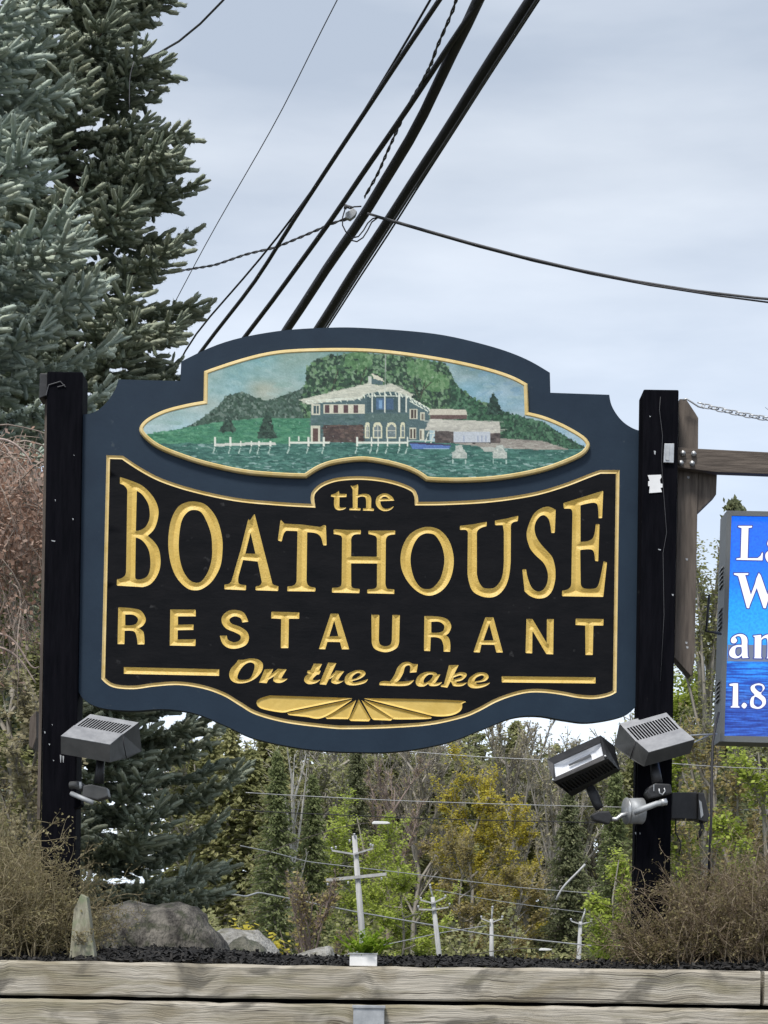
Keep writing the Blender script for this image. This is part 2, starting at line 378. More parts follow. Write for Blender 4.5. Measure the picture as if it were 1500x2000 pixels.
for c in range(12):
    z1 = top - c * (TH + .0085) - (0.006 if c else 0); z0 = z1 - TH
    if z1 < .02: break
    z0 = max(z0, 0.0); yf = WY + (-.006 if c == 0 else rng.uniform(-.012, .006))
    cuts = [-7.5, xe - 3.66 * 1, xe, xe + 3.6] if c % 2 == 0 else [-7.5, -4.9, xe - 2.0 - 1.7 * (c // 2 % 2) + 2.5, xe + 3.6]
    if c == 1: cuts = [-7.5, -3.4, xe + .35, xe + 3.6]
    for a, b in zip(cuts[:-1], cuts[1:]): timber(a + .006, b - .010, z0, z1, yf + rng.uniform(-.003, .003), .15)
V, Fc = boxv(-7.5, xe + 3.6, WY + .152, WY + .35, 0, BZ - .03); mesh('backing', V, Fc, M['mulch'], wall)
# mulch chips: one mass
def mulch_h(x, y):
    return BZ + .004 + .036 * np.clip((y - 7.53) / .55, 0, 1) + .012 * np.sin(x * 2.1 + 1) * np.sin(y * 1.3) + .008 * np.sin(x * 5.7) - .05 * np.clip(y - 9.3, 0, 2)
xs = np.linspace(-2.6, 2.6, 160); ys = np.linspace(7.53, 10.2, 50); X, Y = np.meshgrid(xs, ys)
Z = mulch_h(X, Y) + rng.normal(0, .004, X.shape); nx = len(xs); V0 = np.stack([X.ravel(), Y.ravel(), Z.ravel()], 1)
ii, jj = np.meshgrid(np.arange(len(ys) - 1), np.arange(nx - 1), indexing='ij'); q = (ii * nx + jj).ravel()
F0 = np.concatenate([np.stack([q, q + 1, q + nx + 1], 1), np.stack([q, q + nx + 1, q + nx], 1)])
n = 14000; x = rng.uniform(-2.5, 2.5, n); y = 7.53 + 1.9 * rng.uniform(0, 1, n) ** 1.4
O = np.stack([x, y, mulch_h(x, y) + rng.uniform(-.002, .009, n)], 1)
A, B, D = basis(rv(n) * np.array([1, 1, .45])); Lc = rng.uniform(.008, .024, n)[:, None]
TV = np.array([(-.3, -.12, -1), (.3, -.12, -1), (.25, .12, 1), (-.25, .12, 1), (0, -.3, 0), (0, .3, .1)]); TF = np.array([(0, 1, 4), (1, 2, 4), (2, 3, 4), (3, 0, 4), (0, 1, 5), (1, 2, 5), (2, 3, 5), (3, 0, 5)])
V1, F1 = replicate(TV, TF, O, A * Lc, B * Lc, D * Lc)
V, Fc = join([(V0, F0), (V1, F1)]); ti = np.concatenate([np.full(len(V0), .1), np.repeat(rng.uniform(0, 1, n) ** 2, len(TV))])
tag(mesh('mulch', V, Fc, M['mulch'], tri=True, tint=ti), 'black bark mulch covering the bed behind the timber wall', 'mulch', kind='stuff')
# ------------------------------------------------------------------ the carved sign
SD = 8.2; PSI = R(1.2)
SO = P(700, 1100, SD); SX = np.array([math.cos(PSI), math.sin(PSI), 0]); SN = np.array([math.sin(PSI), -math.cos(PSI), 0])  # SN points to the camera
def S(pts, h=0.):
    """picture px -> sign face plane, h metres proud of it"""
    pts = np.atleast_2d(pts); a = (pts[:, 0] - 750) / F; b = (HZ - pts[:, 1]) / F
    Dv = a[:, None] * AX + b[:, None] * AY + AZ; t = ((SO - EYE) @ SN) / (Dv @ SN)
    return EYE + Dv * t[:, None] + np.multiply.outer(np.broadcast_to(h, len(pts)), SN)
PXM = SD / F
sign = thing('restaurant_sign', (SO[0], SO[1], BZ), 'carved navy and black restaurant sign with gold lettering between two black posts', 'sign')
board = spec('354,706 440,668~ 540,647~ 640,640~ 720,641~ 850,652~ 950,674~ 1020,698~ 1074,728 1075,767 1190,771 1196,795~ 1213,820~ 1235,836~ 1258,843 1253,1348 1243,1378~ 1215,1399~ 1150,1411~ 1100,1406~ 1050,1398~ 1000,1402~ 940,1425~ 870,1451~ 780,1467~ 700,1469~ 600,1463~ 500,1443~ 440,1417~ 380,1393~ 320,1385~ 260,1388~ 200,1383~ 165,1367~ 149,1340 160,810 188,803~ 211,782~ 226,758~ 231,741 352,744')
panel = spec('208,889 240,890 280,916~ 320,936~ 380,955~ 460,972~ 540,980~ 608,984 607,969~ 612,957~ 629,943~ 659,933~ 703,930~ 747,934~ 783,943~ 807,954~ 815,966~ 817,980 880,979~ 960,974~ 1040,962~ 1100,945~ 1152,925~ 1172,918 1210,918 1204,1352 1188,1360~ 1160,1365~ 1128,1363~ 1096,1357~ 1064,1353~ 1032,1353~ 1000,1360~ 968,1372~ 936,1389~ 904,1402~ 840,1416~ 760,1422~ 680,1424~ 640,1422~ 560,1412~ 500,1396~ 468,1378~ 436,1359~ 396,1345~ 348,1338~ 300,1341~ 260,1346~ 220,1342~ 198,1326')
plaque = spec('399,727 427,717~ 467,704~ 513,692~ 560,685~ 627,682~ 693,682~ 747,685~ 813,693~ 880,704~ 947,719~ 997,735~ 1030,752 1032,807 1063,815~ 1097,829~ 1130,847~ 1147,861~ 1151,875~ 1137,892~ 1103,908~ 1063,922~ 1013,933~ 963,940~ 913,943~ 863,943~ 832,941 813,928~ 787,917~ 747,907~ 707,902~ 660,907~ 627,917~ 598,935 543,933~ 477,927~ 410,913~ 360,898~ 310,878~ 280,855~ 273,838~ 287,820~ 320,803~ 360,792~ 398,785')
# glyphs: (origin, scale, [components]) ; component = outer loop then counters, separated by |
C1, C2, C3, C4, C5, C6 = ((220, 920), 6.818), ((430, 980), 6.818), ((640, 1010), 5.769), ((880, 980), 6.818), ((1000, 940), 6.818), ((600, 900), 6.818)
R1, R2, R3 = ((220, 1170), 4.6875), ((520, 1180), 4.6875), ((820, 1190), 3.947)
K1, K2, FN = ((430, 1270), 5.), ((720, 1280), 5.769), ((480, 1340), 3.409)
ell = lambda s: ' '.join(q + '~' for q in s.split())
glyphs = [
 (C1, 1.6, ['98,80 250,130~ 400,200~ 530,330~ 600,470~ 608,600~ 560,760~ 465,862 560,950~ 620,1060~ 638,1230~ 600,1380~ 510,1500~ 400,1545 55,1525 58,1440 120,1425~ 170,1380~ 180,1300 195,300 190,240~ 150,190~ 98,170 | 322,262 400,320~ 470,430~ 493,540~ 488,640~ 440,740~ 370,785~ 308,800 | 308,882 400,930~ 475,1040~ 502,1180~ 495,1320~ 450,1410~ 360,1445~ 310,1435~ 300,1400']),
 (C1, 1.6, [ell('1085,405 1240,450 1380,620 1455,870 1462,1080 1430,1280 1330,1460 1210,1560 1105,1588 990,1560 860,1430 780,1250 742,1020 750,800 790,620 870,480 970,420') + ' | ' + ell('1085,517 1180,550 1255,680 1310,840 1325,1010 1318,1180 1270,1340 1190,1460 1115,1487 1030,1455 950,1350 900,1200 880,1020 890,820 925,650 1000,545')]),
 (C2, 1.6, ['460,165 688,1060 705,1100~ 775,1125 772,1188 468,1178 475,1125 530,1110~ 555,1070 500,795 305,775 245,990 240,1060~ 262,1097~ 345,1110 343,1178 55,1165 57,1100 120,1090~ 155,1045 270,650 375,225 395,250 415,225 440,180 | 405,410 470,692 335,690']),
 (C2, 1.6, ['805,235 855,290 1100,305 1330,335 1380,310 1408,312 1418,580 1370,580 1345,480~ 1300,430~ 1240,412~ 1158,405 1150,1050 1165,1100~ 1200,1130~ 1270,1142 1268,1195 892,1190 898,1125 960,1120~ 1005,1090~ 1018,1040 1030,390 880,385 845,430~ 820,530 768,515']),
 (C3, 1.6, ['68,135 220,145 375,145 372,192 300,198~ 268,235~ 265,290 263,442 555,447 555,260 540,215~ 458,190 460,152 610,152 760,150 760,195 690,205~ 660,240~ 655,300 650,750 665,800~ 690,810~ 750,812 750,865 445,858 447,812 515,808~ 550,785~ 555,730 557,522 263,520 265,750 280,795~ 360,808 358,857 48,850 50,795 120,792~ 152,765~ 158,700 162,260 148,210~ 66,190']),
 (C3, 1.6, [ell('1150,110 1270,150 1370,270 1418,440 1410,600 1360,740 1270,840 1150,885 1030,850 920,750 845,620 820,480 845,330 920,200 1030,130') + ' | ' + ell('1140,183 1210,205 1275,300 1310,420 1310,540 1270,690 1190,790 1115,812 1040,785 975,690 940,560 935,440 965,320 1020,230 1080,190')]),
 (C4, 1.6, ['125,320 300,300 482,265 480,325 400,350~ 355,395~ 350,460 350,960 375,1060~ 430,1140~ 510,1155~ 590,1140~ 660,1060~ 695,960~ 710,800 710,400 695,310 592,312 592,250 740,225 902,185 895,258 830,275~ 805,310~ 803,380 800,800 780,980~ 740,1110~ 670,1210~ 590,1262~ 500,1275~ 400,1255~ 300,1195~ 250,1090~ 225,950 230,450 228,400~ 200,375~ 125,375']),
 (C4, 1.6, ['1400,110 1388,415 1340,415 1330,320~ 1305,230~ 1250,180~ 1190,195~ 1135,270~ 1118,360~ 1140,460~ 1200,560~ 1290,660~ 1355,740~ 1390,860~ 1397,960~ 1390,1060~ 1350,1190~ 1270,1270~ 1160,1288~ 1060,1255~ 985,1190 955,900 1005,895 1030,1020~ 1080,1140~ 1150,1192~ 1220,1180~ 1275,1110~ 1297,1010~ 1285,910~ 1235,810~ 1130,710~ 1060,620~ 1020,500~ 1015,400~ 1050,280~ 1110,160~ 1200,90~ 1290,65~ 1350,80~']),
 (C5, 1.6, ['685,290 1215,125 1200,490 1152,492 1148,380~ 1135,310~ 1090,285~ 1000,297~ 912,320 912,805 1010,795~ 1085,740~ 1115,570 1165,570 1148,1065 1105,1060 1095,960~ 1070,915~ 1010,905~ 908,915 914,1330 922,1390~ 960,1425~ 1050,1432~ 1125,1415~ 1165,1330~ 1220,1065 1265,1080 1215,1540 665,1530 668,1455 740,1440~ 780,1400~ 790,1350 805,430 795,380~ 765,365~ 690,365']),
 (C6, 1.0, ['420,400 430,440 525,440 522,482 430,484 428,590 445,622~ 525,620 480,650~ 410,657~ 370,630~ 356,570 360,484 315,475 320,450 375,435']),
 (C6, 1.0, ['575,325 610,335~ 675,312 680,345 675,455 740,440~ 810,445~ 845,480~ 853,530 850,625 890,640 885,667 740,662 745,632 785,628 785,530 770,485~ 720,475~ 672,490 670,625 712,632 708,660 560,656 565,630 608,625 605,380 590,352']),
 (C6, 1.0, ['1160,530 975,537 980,580~ 1010,625~ 1070,638~ 1158,600 1120,645~ 1060,668~ 990,660~ 930,610~ 913,540~ 940,470~ 1030,432~ 1115,465~ | 985,503 1010,480~ 1050,480~ 1085,505']),
 (R1, 1.1, ['52,75 180,85~ 260,108~ 303,180~ 285,235~ 240,265 280,300~ 290,350~ 292,415 228,415 222,360~ 205,305~ 170,290~ 110,290 108,412 45,412 | 115,142 190,145~ 232,180~ 215,225~ 170,240~ 115,240']),
 (R1, 1.1, ['528,95 760,97 762,158 598,158 598,235 740,232 740,282 596,285 595,370 760,368 758,430 523,425']),
 (R1, 1.1, ['1243,207 1185,215 1170,175~ 1115,158~ 1070,185~ 1090,225~ 1170,255~ 1230,300~ 1248,360~ 1220,420~ 1140,452~ 1060,448~ 1005,405~ 982,335 1045,335 1060,375~ 1115,395~ 1165,375~ 1170,335~ 1120,305~ 1040,270~ 1000,215~ 1005,155~ 1060,108~ 1130,100~ 1200,125~']),
 (R2, 1.1, ['47,68 302,75 302,133 207,133 203,402 133,402 137,135 45,130']),
 (R2, 1.1, ['590,87 660,87 760,413 692,413 675,347 560,345 540,413 482,410 | 622,150 660,292 577,295']),
 (R2, 1.1, ['963,97 1035,97 1030,330 1045,370~ 1090,385~ 1135,370~ 1150,330 1155,97 1223,100 1217,340 1190,405~ 1095,440~ 995,410~ 965,340']),
 (R3, 1.1, ['35,52 150,57~ 215,80~ 242,130~ 225,180~ 200,198 225,225~ 235,270~ 233,328 183,326 180,270~ 160,228~ 120,215~ 84,215 80,322 32,320 | 88,97 150,97~ 187,125~ 180,165~ 140,180~ 88,180']),
 (R3, 1.1, ['505,62 567,62 640,333 590,333 575,274 475,272 462,333 413,330 | 535,112 568,238 490,240']),
 (R3, 1.1, ['822,73 868,75 978,260 980,75 1032,75 1028,347 975,345 868,165 866,340 815,337']),
 (R3, 1.1, ['1202,72 1416,75 1415,125 1338,125 1333,352 1277,352 1275,125 1200,120']),
 (K1, .9, ['175,93 230,92~ 300,80~ 370,90~ 415,130~ 408,200~ 350,270~ 260,315~ 170,322~ 110,295~ 88,240~ 105,180~ 150,130~ 165,110~ | ' + ell('290,118 335,140 325,210 290,275 220,290 170,275 185,210 235,145')]),
 (K1, .9, ['435,185 518,183 455,322 380,315', '455,265 565,180 600,185 590,215 450,300', '562,182 650,186 608,255~ 605,275~ 660,278 610,312~ 555,318~ 518,295~ 530,250~']),
 (K1, .9, ['915,130 995,133 965,195 983,200 968,235 945,238 905,280~ 925,292~ 985,283 930,322~ 860,330~ 822,300~ 830,258~ 868,228 848,222 855,198 885,193']),
 (K1, .9, ['1055,120 1135,125 1035,338 970,332 1000,250', '1065,260 1135,200 1165,215 1065,285', '1130,198 1212,205 1170,262~ 1155,292~ 1190,300 1215,293 1150,328~ 1100,322~ 1085,295~']),
 (K1, .9, ['1330,195~ 1400,200~ 1418,235~ 1370,275~ 1290,300 1310,315~ 1380,300~ 1445,280 1410,320~ 1320,342~ 1240,335~ 1215,295~ 1240,235~ | ' + ell('1340,222 1372,232 1335,268 1290,280 1298,250')]),
 (K2, .9, ['555,98 540,190 462,195 468,125~ 440,112~ 408,135~ 390,200~ 350,270~ 315,298 440,292 515,275 460,330~ 380,345~ 240,342~ 120,335 130,300~ 180,288~ 240,295 290,220~ 330,130~ 390,80~ 450,75~ 500,95~']),
 (K2, .9, ['640,188~ 740,190~ 770,215 808,215 770,280~ 745,312 830,300 780,340~ 700,345~ 670,320 620,350~ 555,345~ 530,300~ 560,230~ | ' + ell('690,215 725,225 690,280 630,310 620,280 650,235')]),
 (K2, .9, ['905,110 1015,108 887,365 812,352 815,335 850,322', '940,225 1030,190~ 1095,200~ 1100,235~ 1050,280~ 985,295 1010,312~ 1110,305 1050,345~ 960,345~ 935,310~ 920,290 | 955,250 1030,225~ 1048,243~ 955,272']),
 (K2, .9, ['1230,195~ 1320,200~ 1352,245~ 1310,290~ 1210,305 1240,325~ 1372,305 1320,345~ 1230,370~ 1150,362~ 1115,320~ 1140,250~ | ' + ell('1270,225 1300,240 1270,275 1195,290 1215,250')]),
 (((140, 1160), 2.5), 1.1, ['255,357 720,368 720,400 255,390']),
 (((680, 1160), 2.5), 1.1, ['750,402 1208,407 1208,437 750,432']),
]
petals = ['720,80 160,62 90,85~ 72,115~ 105,150~ 230,175~ 290,168', '712,88 515,210~ 400,205~ 285,192 275,178', '735,92 690,208 680,220 540,218 530,208', '752,88 830,218 820,235 698,232 687,220', '770,92 980,216 965,230 850,225 837,214', '785,92 1225,200 1215,218~ 1010,222~ 975,212', '775,80 1410,95~ 1440,120~ 1430,165~ 1370,195~ 1285,202~ 1220,193']
holes = []
def comp(s, o, k): return [spec(q, o, k) for q in s.split('|')]
for gi, ((o, k), h, comps) in enumerate(glyphs):
    V, Fc, sdv, loops = region([comp(s, o, k) for s in comps], h)
    dep = sdv * PXM * .48; dep = dep + rng.normal(0, 1, len(V)) * .00025 * (sdv > 1)
    mesh('letter' if gi < len(glyphs) - 2 else 'gold_rule', S(V, -dep), Fc, M['gold'], sign)
    holes += loops
fan = mesh('fan_backing', S(np.array([(500, 1362), (900, 1362), (900, 1412), (500, 1412)]), -.02), [(0, 1, 2, 3)], M['black'], sign)
for s in petals:
    V, Fc, sdv, loops = region([comp(s, *FN)], 1.0)
    dep = np.minimum(sdv * PXM * .9, .0065 + 0 * sdv); mesh('fan_petal', S(V, -dep), Fc, M['gold'], sign); holes += loops
def ribbon(loop, prof):
    n = len(loop); V = []; 
    for d, h in prof: V.append(S(offs(loop, d) if d else loop, h))
    V = np.concatenate(V); Fc = []
    for r in range(len(prof) - 1):
        for i in range(n): a = r * n + i; b = r * n + (i + 1) % n; Fc.append((a, b, b + n, a + n))
    return V, Fc
board = resamp(board, 25); panel = resamp(panel, 12); plaque = resamp(plaque, 12)
V2, F2 = cdt_fill(board, [panel]); 
V, Fc = S(V2), [tuple(f) for f in F2]
nb = len(V); fr = S(board); bk = S(board, -.055); n = len(board)
V = np.concatenate([V, fr, bk]); Fc += [(nb + i, nb + (i + 1) % n, nb + n + (i + 1) % n, nb + n + i) for i in range(n)] + [tuple(nb + n + i for i in range(n))]
mesh('board', V, Fc, M['navy'], sign)
V, Fc = ribbon(panel, [(0, 0), (3.4, -.006), (7.0, 0)]); mesh('gold_border', V, Fc, M['goldpale'], sign)
inner = offs(panel, 7.0); V2, F2 = cdt_fill(inner, holes); mesh('panel', S(V2), F2, M['black'], sign, tri=True)
# plaque with the painted boathouse
plq = mesh('painted_plaque', *ribbon(plaque, [(0, .0005), (0, .014), (2.2, .021), (6.5, .0225), (8.5, .019)]), M['goldpale'], sign)
CX0, CY0, CW, CH = 262, 672, 900, 280
def painting():
    g = np.random.default_rng(5); yy, xx = np.mgrid[0:CH, 0:CW].astype(float); xx += CX0; yy += CY0
    img = np.zeros((CH, CW, 3))
    def noise(sx, sy, seed):
        q = np.random.default_rng(seed).normal(0, 1, (int(CH / sy) + 3, int(CW / sx) + 3))
        u, v = (xx - CX0) / sx, (yy - CY0) / sy; i, j = v.astype(int), u.astype(int); fu, fv = u - j, v - i
        fu = fu * fu * (3 - 2 * fu); fv = fv * fv * (3 - 2 * fv)
        return (q[i, j] * (1 - fu) + q[i, j + 1] * fu) * (1 - fv) + (q[i + 1, j] * (1 - fu) + q[i + 1, j + 1] * fu) * fv
    t = np.clip((xx - 700) / 350, 0, 1)[..., None]; b = np.clip((yy - 680) / 160, 0, 1)[..., None]
    img[:] = (1 - t) * ((1 - b) * np.array([128, 160, 150]) + b * np.array([178, 200, 202])) + t * ((1 - b) * np.array([112, 150, 168]) + b * np.array([150, 180, 196]))
    img += (noise(38, 14, 1) * 9 + noise(12, 6, 2) * 5)[..., None] * np.array([1, .8, .9]) + (noise(50, 30, 3) * 8)[..., None] * np.array([-1, .2, 1])
    def mask(pts):
        p = np.array(pts, float); x0, y0 = np.maximum(np.floor(p.min(0)).astype(int) - np.array([CX0, CY0]), 0); x1, y1 = np.ceil(p.max(0)).astype(int) - np.array([CX0, CY0]) + 1
        sub = np.stack([xx[y0:y1, x0:x1].ravel(), yy[y0:y1, x0:x1].ravel()], 1); m = np.zeros((CH, CW), bool)
        m[y0:y1, x0:x1] = inside(sub, [p]).reshape(y1 - y0 if y1 <= CH else CH - y0, -1); return m
    def fill(pts, c, v=6):
        m = mask(pts); img[m] = np.array(c, float) + g.normal(0, v, (m.sum(), 1))
        return m
    def dab(m, n, cols, sx, sy, a=.8, j=1.0, ymask=None):
        ys, xs_ = np.nonzero(m)
        if len(ys) == 0: return
        k = g.integers(0, len(ys), n)
        for q in k:
            cy, cx = ys[q], xs_[q]; rx, ry = sx * g.uniform(.5, 1.4), sy * g.uniform(.5, 1.4); th = g.uniform(-.6, .6) * j
            x0, x1, y0, y1 = max(0, int(cx - rx - ry - 1)), min(CW, int(cx + rx + ry + 2)), max(0, int(cy - rx - ry - 1)), min(CH, int(cy + rx + ry + 2))
            X_, Y_ = np.meshgrid(np.arange(x0, x1) - cx, np.arange(y0, y1) - cy)
            u = (X_ * math.cos(th) + Y_ * math.sin(th)) / rx; v = (-X_ * math.sin(th) + Y_ * math.cos(th)) / ry
            mm = u * u + v * v < 1; c = np.array(cols[g.integers(len(cols))], float) + g.normal(0, 7)
            img[y0:y1, x0:x1][mm] = img[y0:y1, x0:x1][mm] * (1 - a) + c * a
    def stroke(x0, y0, x1, y1, c, w_=1.6):
        d = np.array([x1 - x0, y1 - y0], float); l = np.hypot(*d) + 1e-6; nrm = np.array([-d[1], d[0]]) / l * w_ / 2
        p0, p1 = np.array([x0, y0]), np.array([x1, y1]); fill([p0 + nrm, p1 + nrm, p1 - nrm, p0 - nrm], c, 5)
    rect = lambda x0, y0, x1, y1, c, v=5: fill([(x0, y0), (x1, y0), (x1, y1), (x0, y1)], c, v)
    sky_m = yy < 830
    dab(sky_m & (xx > 800), 160, [(165, 190, 190), (120, 158, 190), (100, 145, 185)], 14, 4, .35)
    dab(sky_m & (xx < 640), 120, [(150, 185, 180), (170, 195, 190), (135, 170, 160)], 14, 4, .3)
    m = fill([(290, 862), (340, 846), (385, 826), (425, 797), (440, 778), (470, 768), (520, 786), (560, 772), (600, 758), (625, 760), (620, 832), (560, 830), (430, 840), (300, 864)], (62, 84, 74))
    dab(m, 1500, [(45, 66, 54), (84, 108, 94), (66, 92, 78), (112, 130, 118), (52, 80, 62)], 3.2, 2.6, .8, 3)
    m = fill([(585, 790), (598, 745), (598, 722), (620, 702), (650, 697), (700, 693), (750, 695), (790, 699), (812, 706), (840, 709), (868, 712), (880, 730), (890, 755), (930, 785), (960, 792), (950, 835), (600, 835)], (44, 68, 54))
    dab(m, 3000, [(40, 62, 48), (70, 108, 70), (52, 84, 60), (98, 138, 88), (34, 52, 44), (125, 155, 118)], 4.0, 3.0, .8, 3)
    for cx, cy, n in ((850, 748, 260), (700, 707, 140), (820, 722, 120)):
        dab(((xx - cx) / 26) ** 2 + ((yy - cy) / 18) ** 2 < 1, n, [(92, 136, 84), (74, 116, 70), (122, 156, 108)], 4, 3, .75, 3)
    for a in ((640, 790, 660, 725), (700, 760, 715, 720), (818, 790, 830, 745), (818, 780, 806, 750), (820, 770, 842, 748)): stroke(*a, (60, 60, 48), 2)
    m = fill([(880, 742), (905, 772), (940, 792), (965, 802), (1000, 812), (1060, 826), (1095, 850), (1142, 877), (1100, 884), (980, 872), (880, 862)], (38, 66, 52))
    dab(m, 1800, [(34, 58, 46), (58, 104, 72), (44, 80, 58), (84, 124, 92)], 3.4, 2.6, .8, 3)
    m = fill([(962, 768), (954, 790), (948, 812), (980, 812), (972, 788)], (34, 56, 48)); dab(m, 90, [(28, 48, 40), (50, 80, 66)], 3, 2)
    m = fill([(276, 852), (340, 842), (430, 826), (520, 818), (622, 820), (622, 872), (276, 870)], (62, 130, 96))
    dab(m, 900, [(70, 140, 100), (52, 116, 84), (96, 158, 118), (60, 124, 96)], 7, 1.6, .6, .4)
    for cx, y0, y1, w_ in ((445, 812, 845, 15), (521, 800, 858, 19)):
        m = fill([(cx, y0), (cx - w_, y1), (cx + w_, y1)], (44, 64, 52)); dab(m, 120, [(34, 52, 44), (60, 88, 72), (46, 70, 60)], 4, 2, .8, 2)
    m = yy > 868 - np.clip((xx - 620) / 200, 0, 1) * 4; m &= ~((xx > 975) & (yy < 880)); img[m] = (58, 108, 96)
    dab(m, 5200, [(46, 92, 86), (72, 126, 112), (58, 112, 98), (40, 84, 78), (84, 138, 124)], 8, 1.5, .6, .3)
    dab(m, 420, [(150, 182, 172), (120, 160, 150), (165, 190, 188)], 5, .9, .6, .3); dab(m & (yy > 905), 260, [(140, 175, 170), (165, 190, 185)], 6, 1.1, .6, .3)
    m = fill([(960, 862), (975, 858), (1060, 864), (1112, 881), (1040, 880), (960, 876), (870, 866)], (158, 148, 138)); dab(m, 160, [(176, 168, 156), (140, 128, 120)], 7, 1.2, .6, .2)
    # boathouse
    SL, SL2, CR, BR = (78, 102, 106), (62, 86, 92), (214, 208, 184), (78, 64, 58)
    fill([(607, 785), (713, 780), (713, 866), (607, 866)], SL); dab(mask([(607, 812), (713, 812), (713, 866), (607, 866)]), 160, [(70, 98, 94), (88, 114, 112)], 7, 2, .6, .3)
    rect(632, 792, 713, 811, CR)
    for x in (635, 651, 671, 690): rect(x, 793, x + 9, 809, (92, 62, 66))
    rect(632, 833, 710, 866, BR); dab(mask([(632, 833), (710, 833), (710, 866), (632, 866)]), 160, [(70, 52, 52), (108, 84, 76)], 5, 2, .7, .3)
    rect(607, 834, 626, 866, CR); rect(611, 839, 622, 866, (96, 68, 62)); rect(609, 792, 626, 813, CR); rect(613, 795, 617, 811, SL2); rect(619, 795, 623, 811, SL2)
    fill([(713, 768), (797, 768), (797, 866), (713, 866)], SL); rect(716, 772, 795, 808, SL2); rect(735, 781, 751, 803, (74, 104, 140)); rect(754, 781, 768, 803, (64, 92, 124)); rect(740, 785, 746, 800, (120, 160, 200))
    rect(713, 810, 797, 826, (82, 106, 102))
    for x in (726, 751, 779, 793): rect(x - 1.4, 768, x + 1.6, 808, (222, 222, 206))
    for x, w_ in ((717, 5), (737, 9), (764, 10), (786, 5)):
        fill([(x - w_, 858), (x - w_, 836), (x - w_ * .7, 829), (x, 826), (x + w_ * .7, 829), (x + w_, 836), (x + w_, 858)], (222, 216, 180)); k = w_ - 2.4
        fill([(x - k, 856), (x - k, 837), (x, 830), (x + k, 837), (x + k, 856)], (110, 124, 128)); stroke(x, 830, x, 856, (214, 210, 190), 1.3); stroke(x - k, 843, x + k, 843, (214, 210, 190), 1.2)
    fill([(797, 778), (838, 800), (838, 862), (797, 862)], SL)
    for r_ in ((800, 801, 815, 821), (821, 808, 830, 824), (799, 838, 813, 860), (819, 841, 828, 862)): rect(*r_, CR); rect(r_[0] + 2, r_[1] + 2, (r_[0] + r_[2]) / 2 - 1, r_[3] - 2, BR); rect((r_[0] + r_[2]) / 2 + 1, r_[1] + 2, r_[2] - 2, r_[3] - 2, BR)
    m = fill([(584, 783), (640, 770), (722, 750), (742, 756), (765, 751), (806, 773), (802, 779), (770, 766), (735, 768), (716, 770), (704, 781), (602, 792)], (204, 202, 182)); dab(m, 130, [(220, 216, 196), (186, 186, 170)], 8, 1.3, .6, .4)
    for i in range(9): x = 597 + i * 12.5; stroke(x, 786 - i * .9, x + 7, 791 - i * .9, (222, 228, 208), 2)
    stroke(598, 785, 706, 779, (226, 230, 212), 1.8)
    for i in range(9): x = 708 + i * 10.5; u = abs(i - 4) * 1.2; stroke(x, 766 + u, x + 4, 775 + u, (222, 228, 208), 2)
    stroke(716, 776, 797, 776, (226, 230, 212), 1.8)
    for i in range(5): stroke(800 + i * 8, 780 + i * 4, 806 + i * 8, 788 + i * 4, (222, 228, 208), 2.2)
    stroke(796, 776, 838, 801, (226, 230, 212), 1.8); stroke(800, 786, 836, 806, (226, 230, 212), 1.6)
    rect(719, 738, 726, 751, (200, 204, 190)); fill([(726, 740), (748, 748), (748, 754), (726, 752)], SL); fill([(724, 731), (746, 741), (750, 748), (730, 742)], CR)
    stroke(752, 690, 751.5, 752, (150, 160, 146), 2.6); stroke(751.5, 752, 751, 808, (205, 210, 196), 2)
    fill([(840, 800), (909, 803), (913, 815), (836, 812)], (206, 196, 176)); rect(840, 813, 912, 821, (104, 78, 74))
    rect(849, 842, 976, 868, (88, 76, 74)); dab(mask([(849, 842), (976, 842), (976, 868), (849, 868)]), 90, [(70, 60, 60), (110, 94, 90)], 5, 2)
    m = fill([(840, 820), (974, 826), (977, 848), (829, 842)], (196, 190, 176)); dab(m, 130, [(212, 206, 190), (176, 170, 160)], 9, 1.3, .5, .2)
    rect(886, 846, 957, 867, (192, 196, 204))
    for x in (905, 924, 932, 940, 948): stroke(x, 854, x, 865, (120, 134, 176), 1.6)
    for x in (829, 840): stroke(x + 8, 844, x, 868, (226, 226, 206), 1.8)
    for i in range(4): stroke(833 + (3 - i) * 1.7, 848 + i * 5, 845 + (3 - i) * 1.2, 848 + i * 5, (226, 226, 206), 1.4)
    fill([(798, 866), (880, 872), (876, 880), (806, 880)], (84, 116, 186)); fill([(798, 865), (880, 870), (880, 873), (800, 868)], (60, 50, 84)); stroke(806, 879, 876, 878, (160, 190, 220), 1.4)
    W = (226, 228, 212)
    stroke(420, 871, 538, 868, (208, 208, 196), 5); stroke(564, 866, 644, 867, W, 4); stroke(697, 866, 797, 867, W, 4)
    for x in (420, 450, 470, 491, 506, 528, 565, 602, 632, 697, 725, 738, 756, 780, 795): stroke(x, 856 if x > 550 or x in (420, 450) else 864, x, 874, W, 3); stroke(x, 876, x - 4, 888, (176, 200, 186), 2)
    stroke(583, 855, 583, 864, W, 3)
    for x0, s in ((896, 1), (975, -1)):
        fill([(x0 - 13, 896), (x0 - 14, 886), (x0 - 8, 882), (x0 - 7, 873), (x0 + 5, 871), (x0 + 8, 880), (x0 + 15, 888), (x0 + 14, 898)], (186, 190, 180)); dab(mask([(x0 - 13, 896), (x0 - 8, 875), (x0 + 8, 875), (x0 + 14, 898)]), 30, [(205, 208, 196), (160, 168, 160)], 4, 1.2)
        stroke(x0 - 12, 899, x0 - 13, 907, (170, 196, 184), 2); stroke(x0 + 12, 900, x0 + 13, 908, (170, 196, 184), 2)
    fill([(938, 876), (962, 874), (970, 884), (945, 884)], (178, 180, 170))
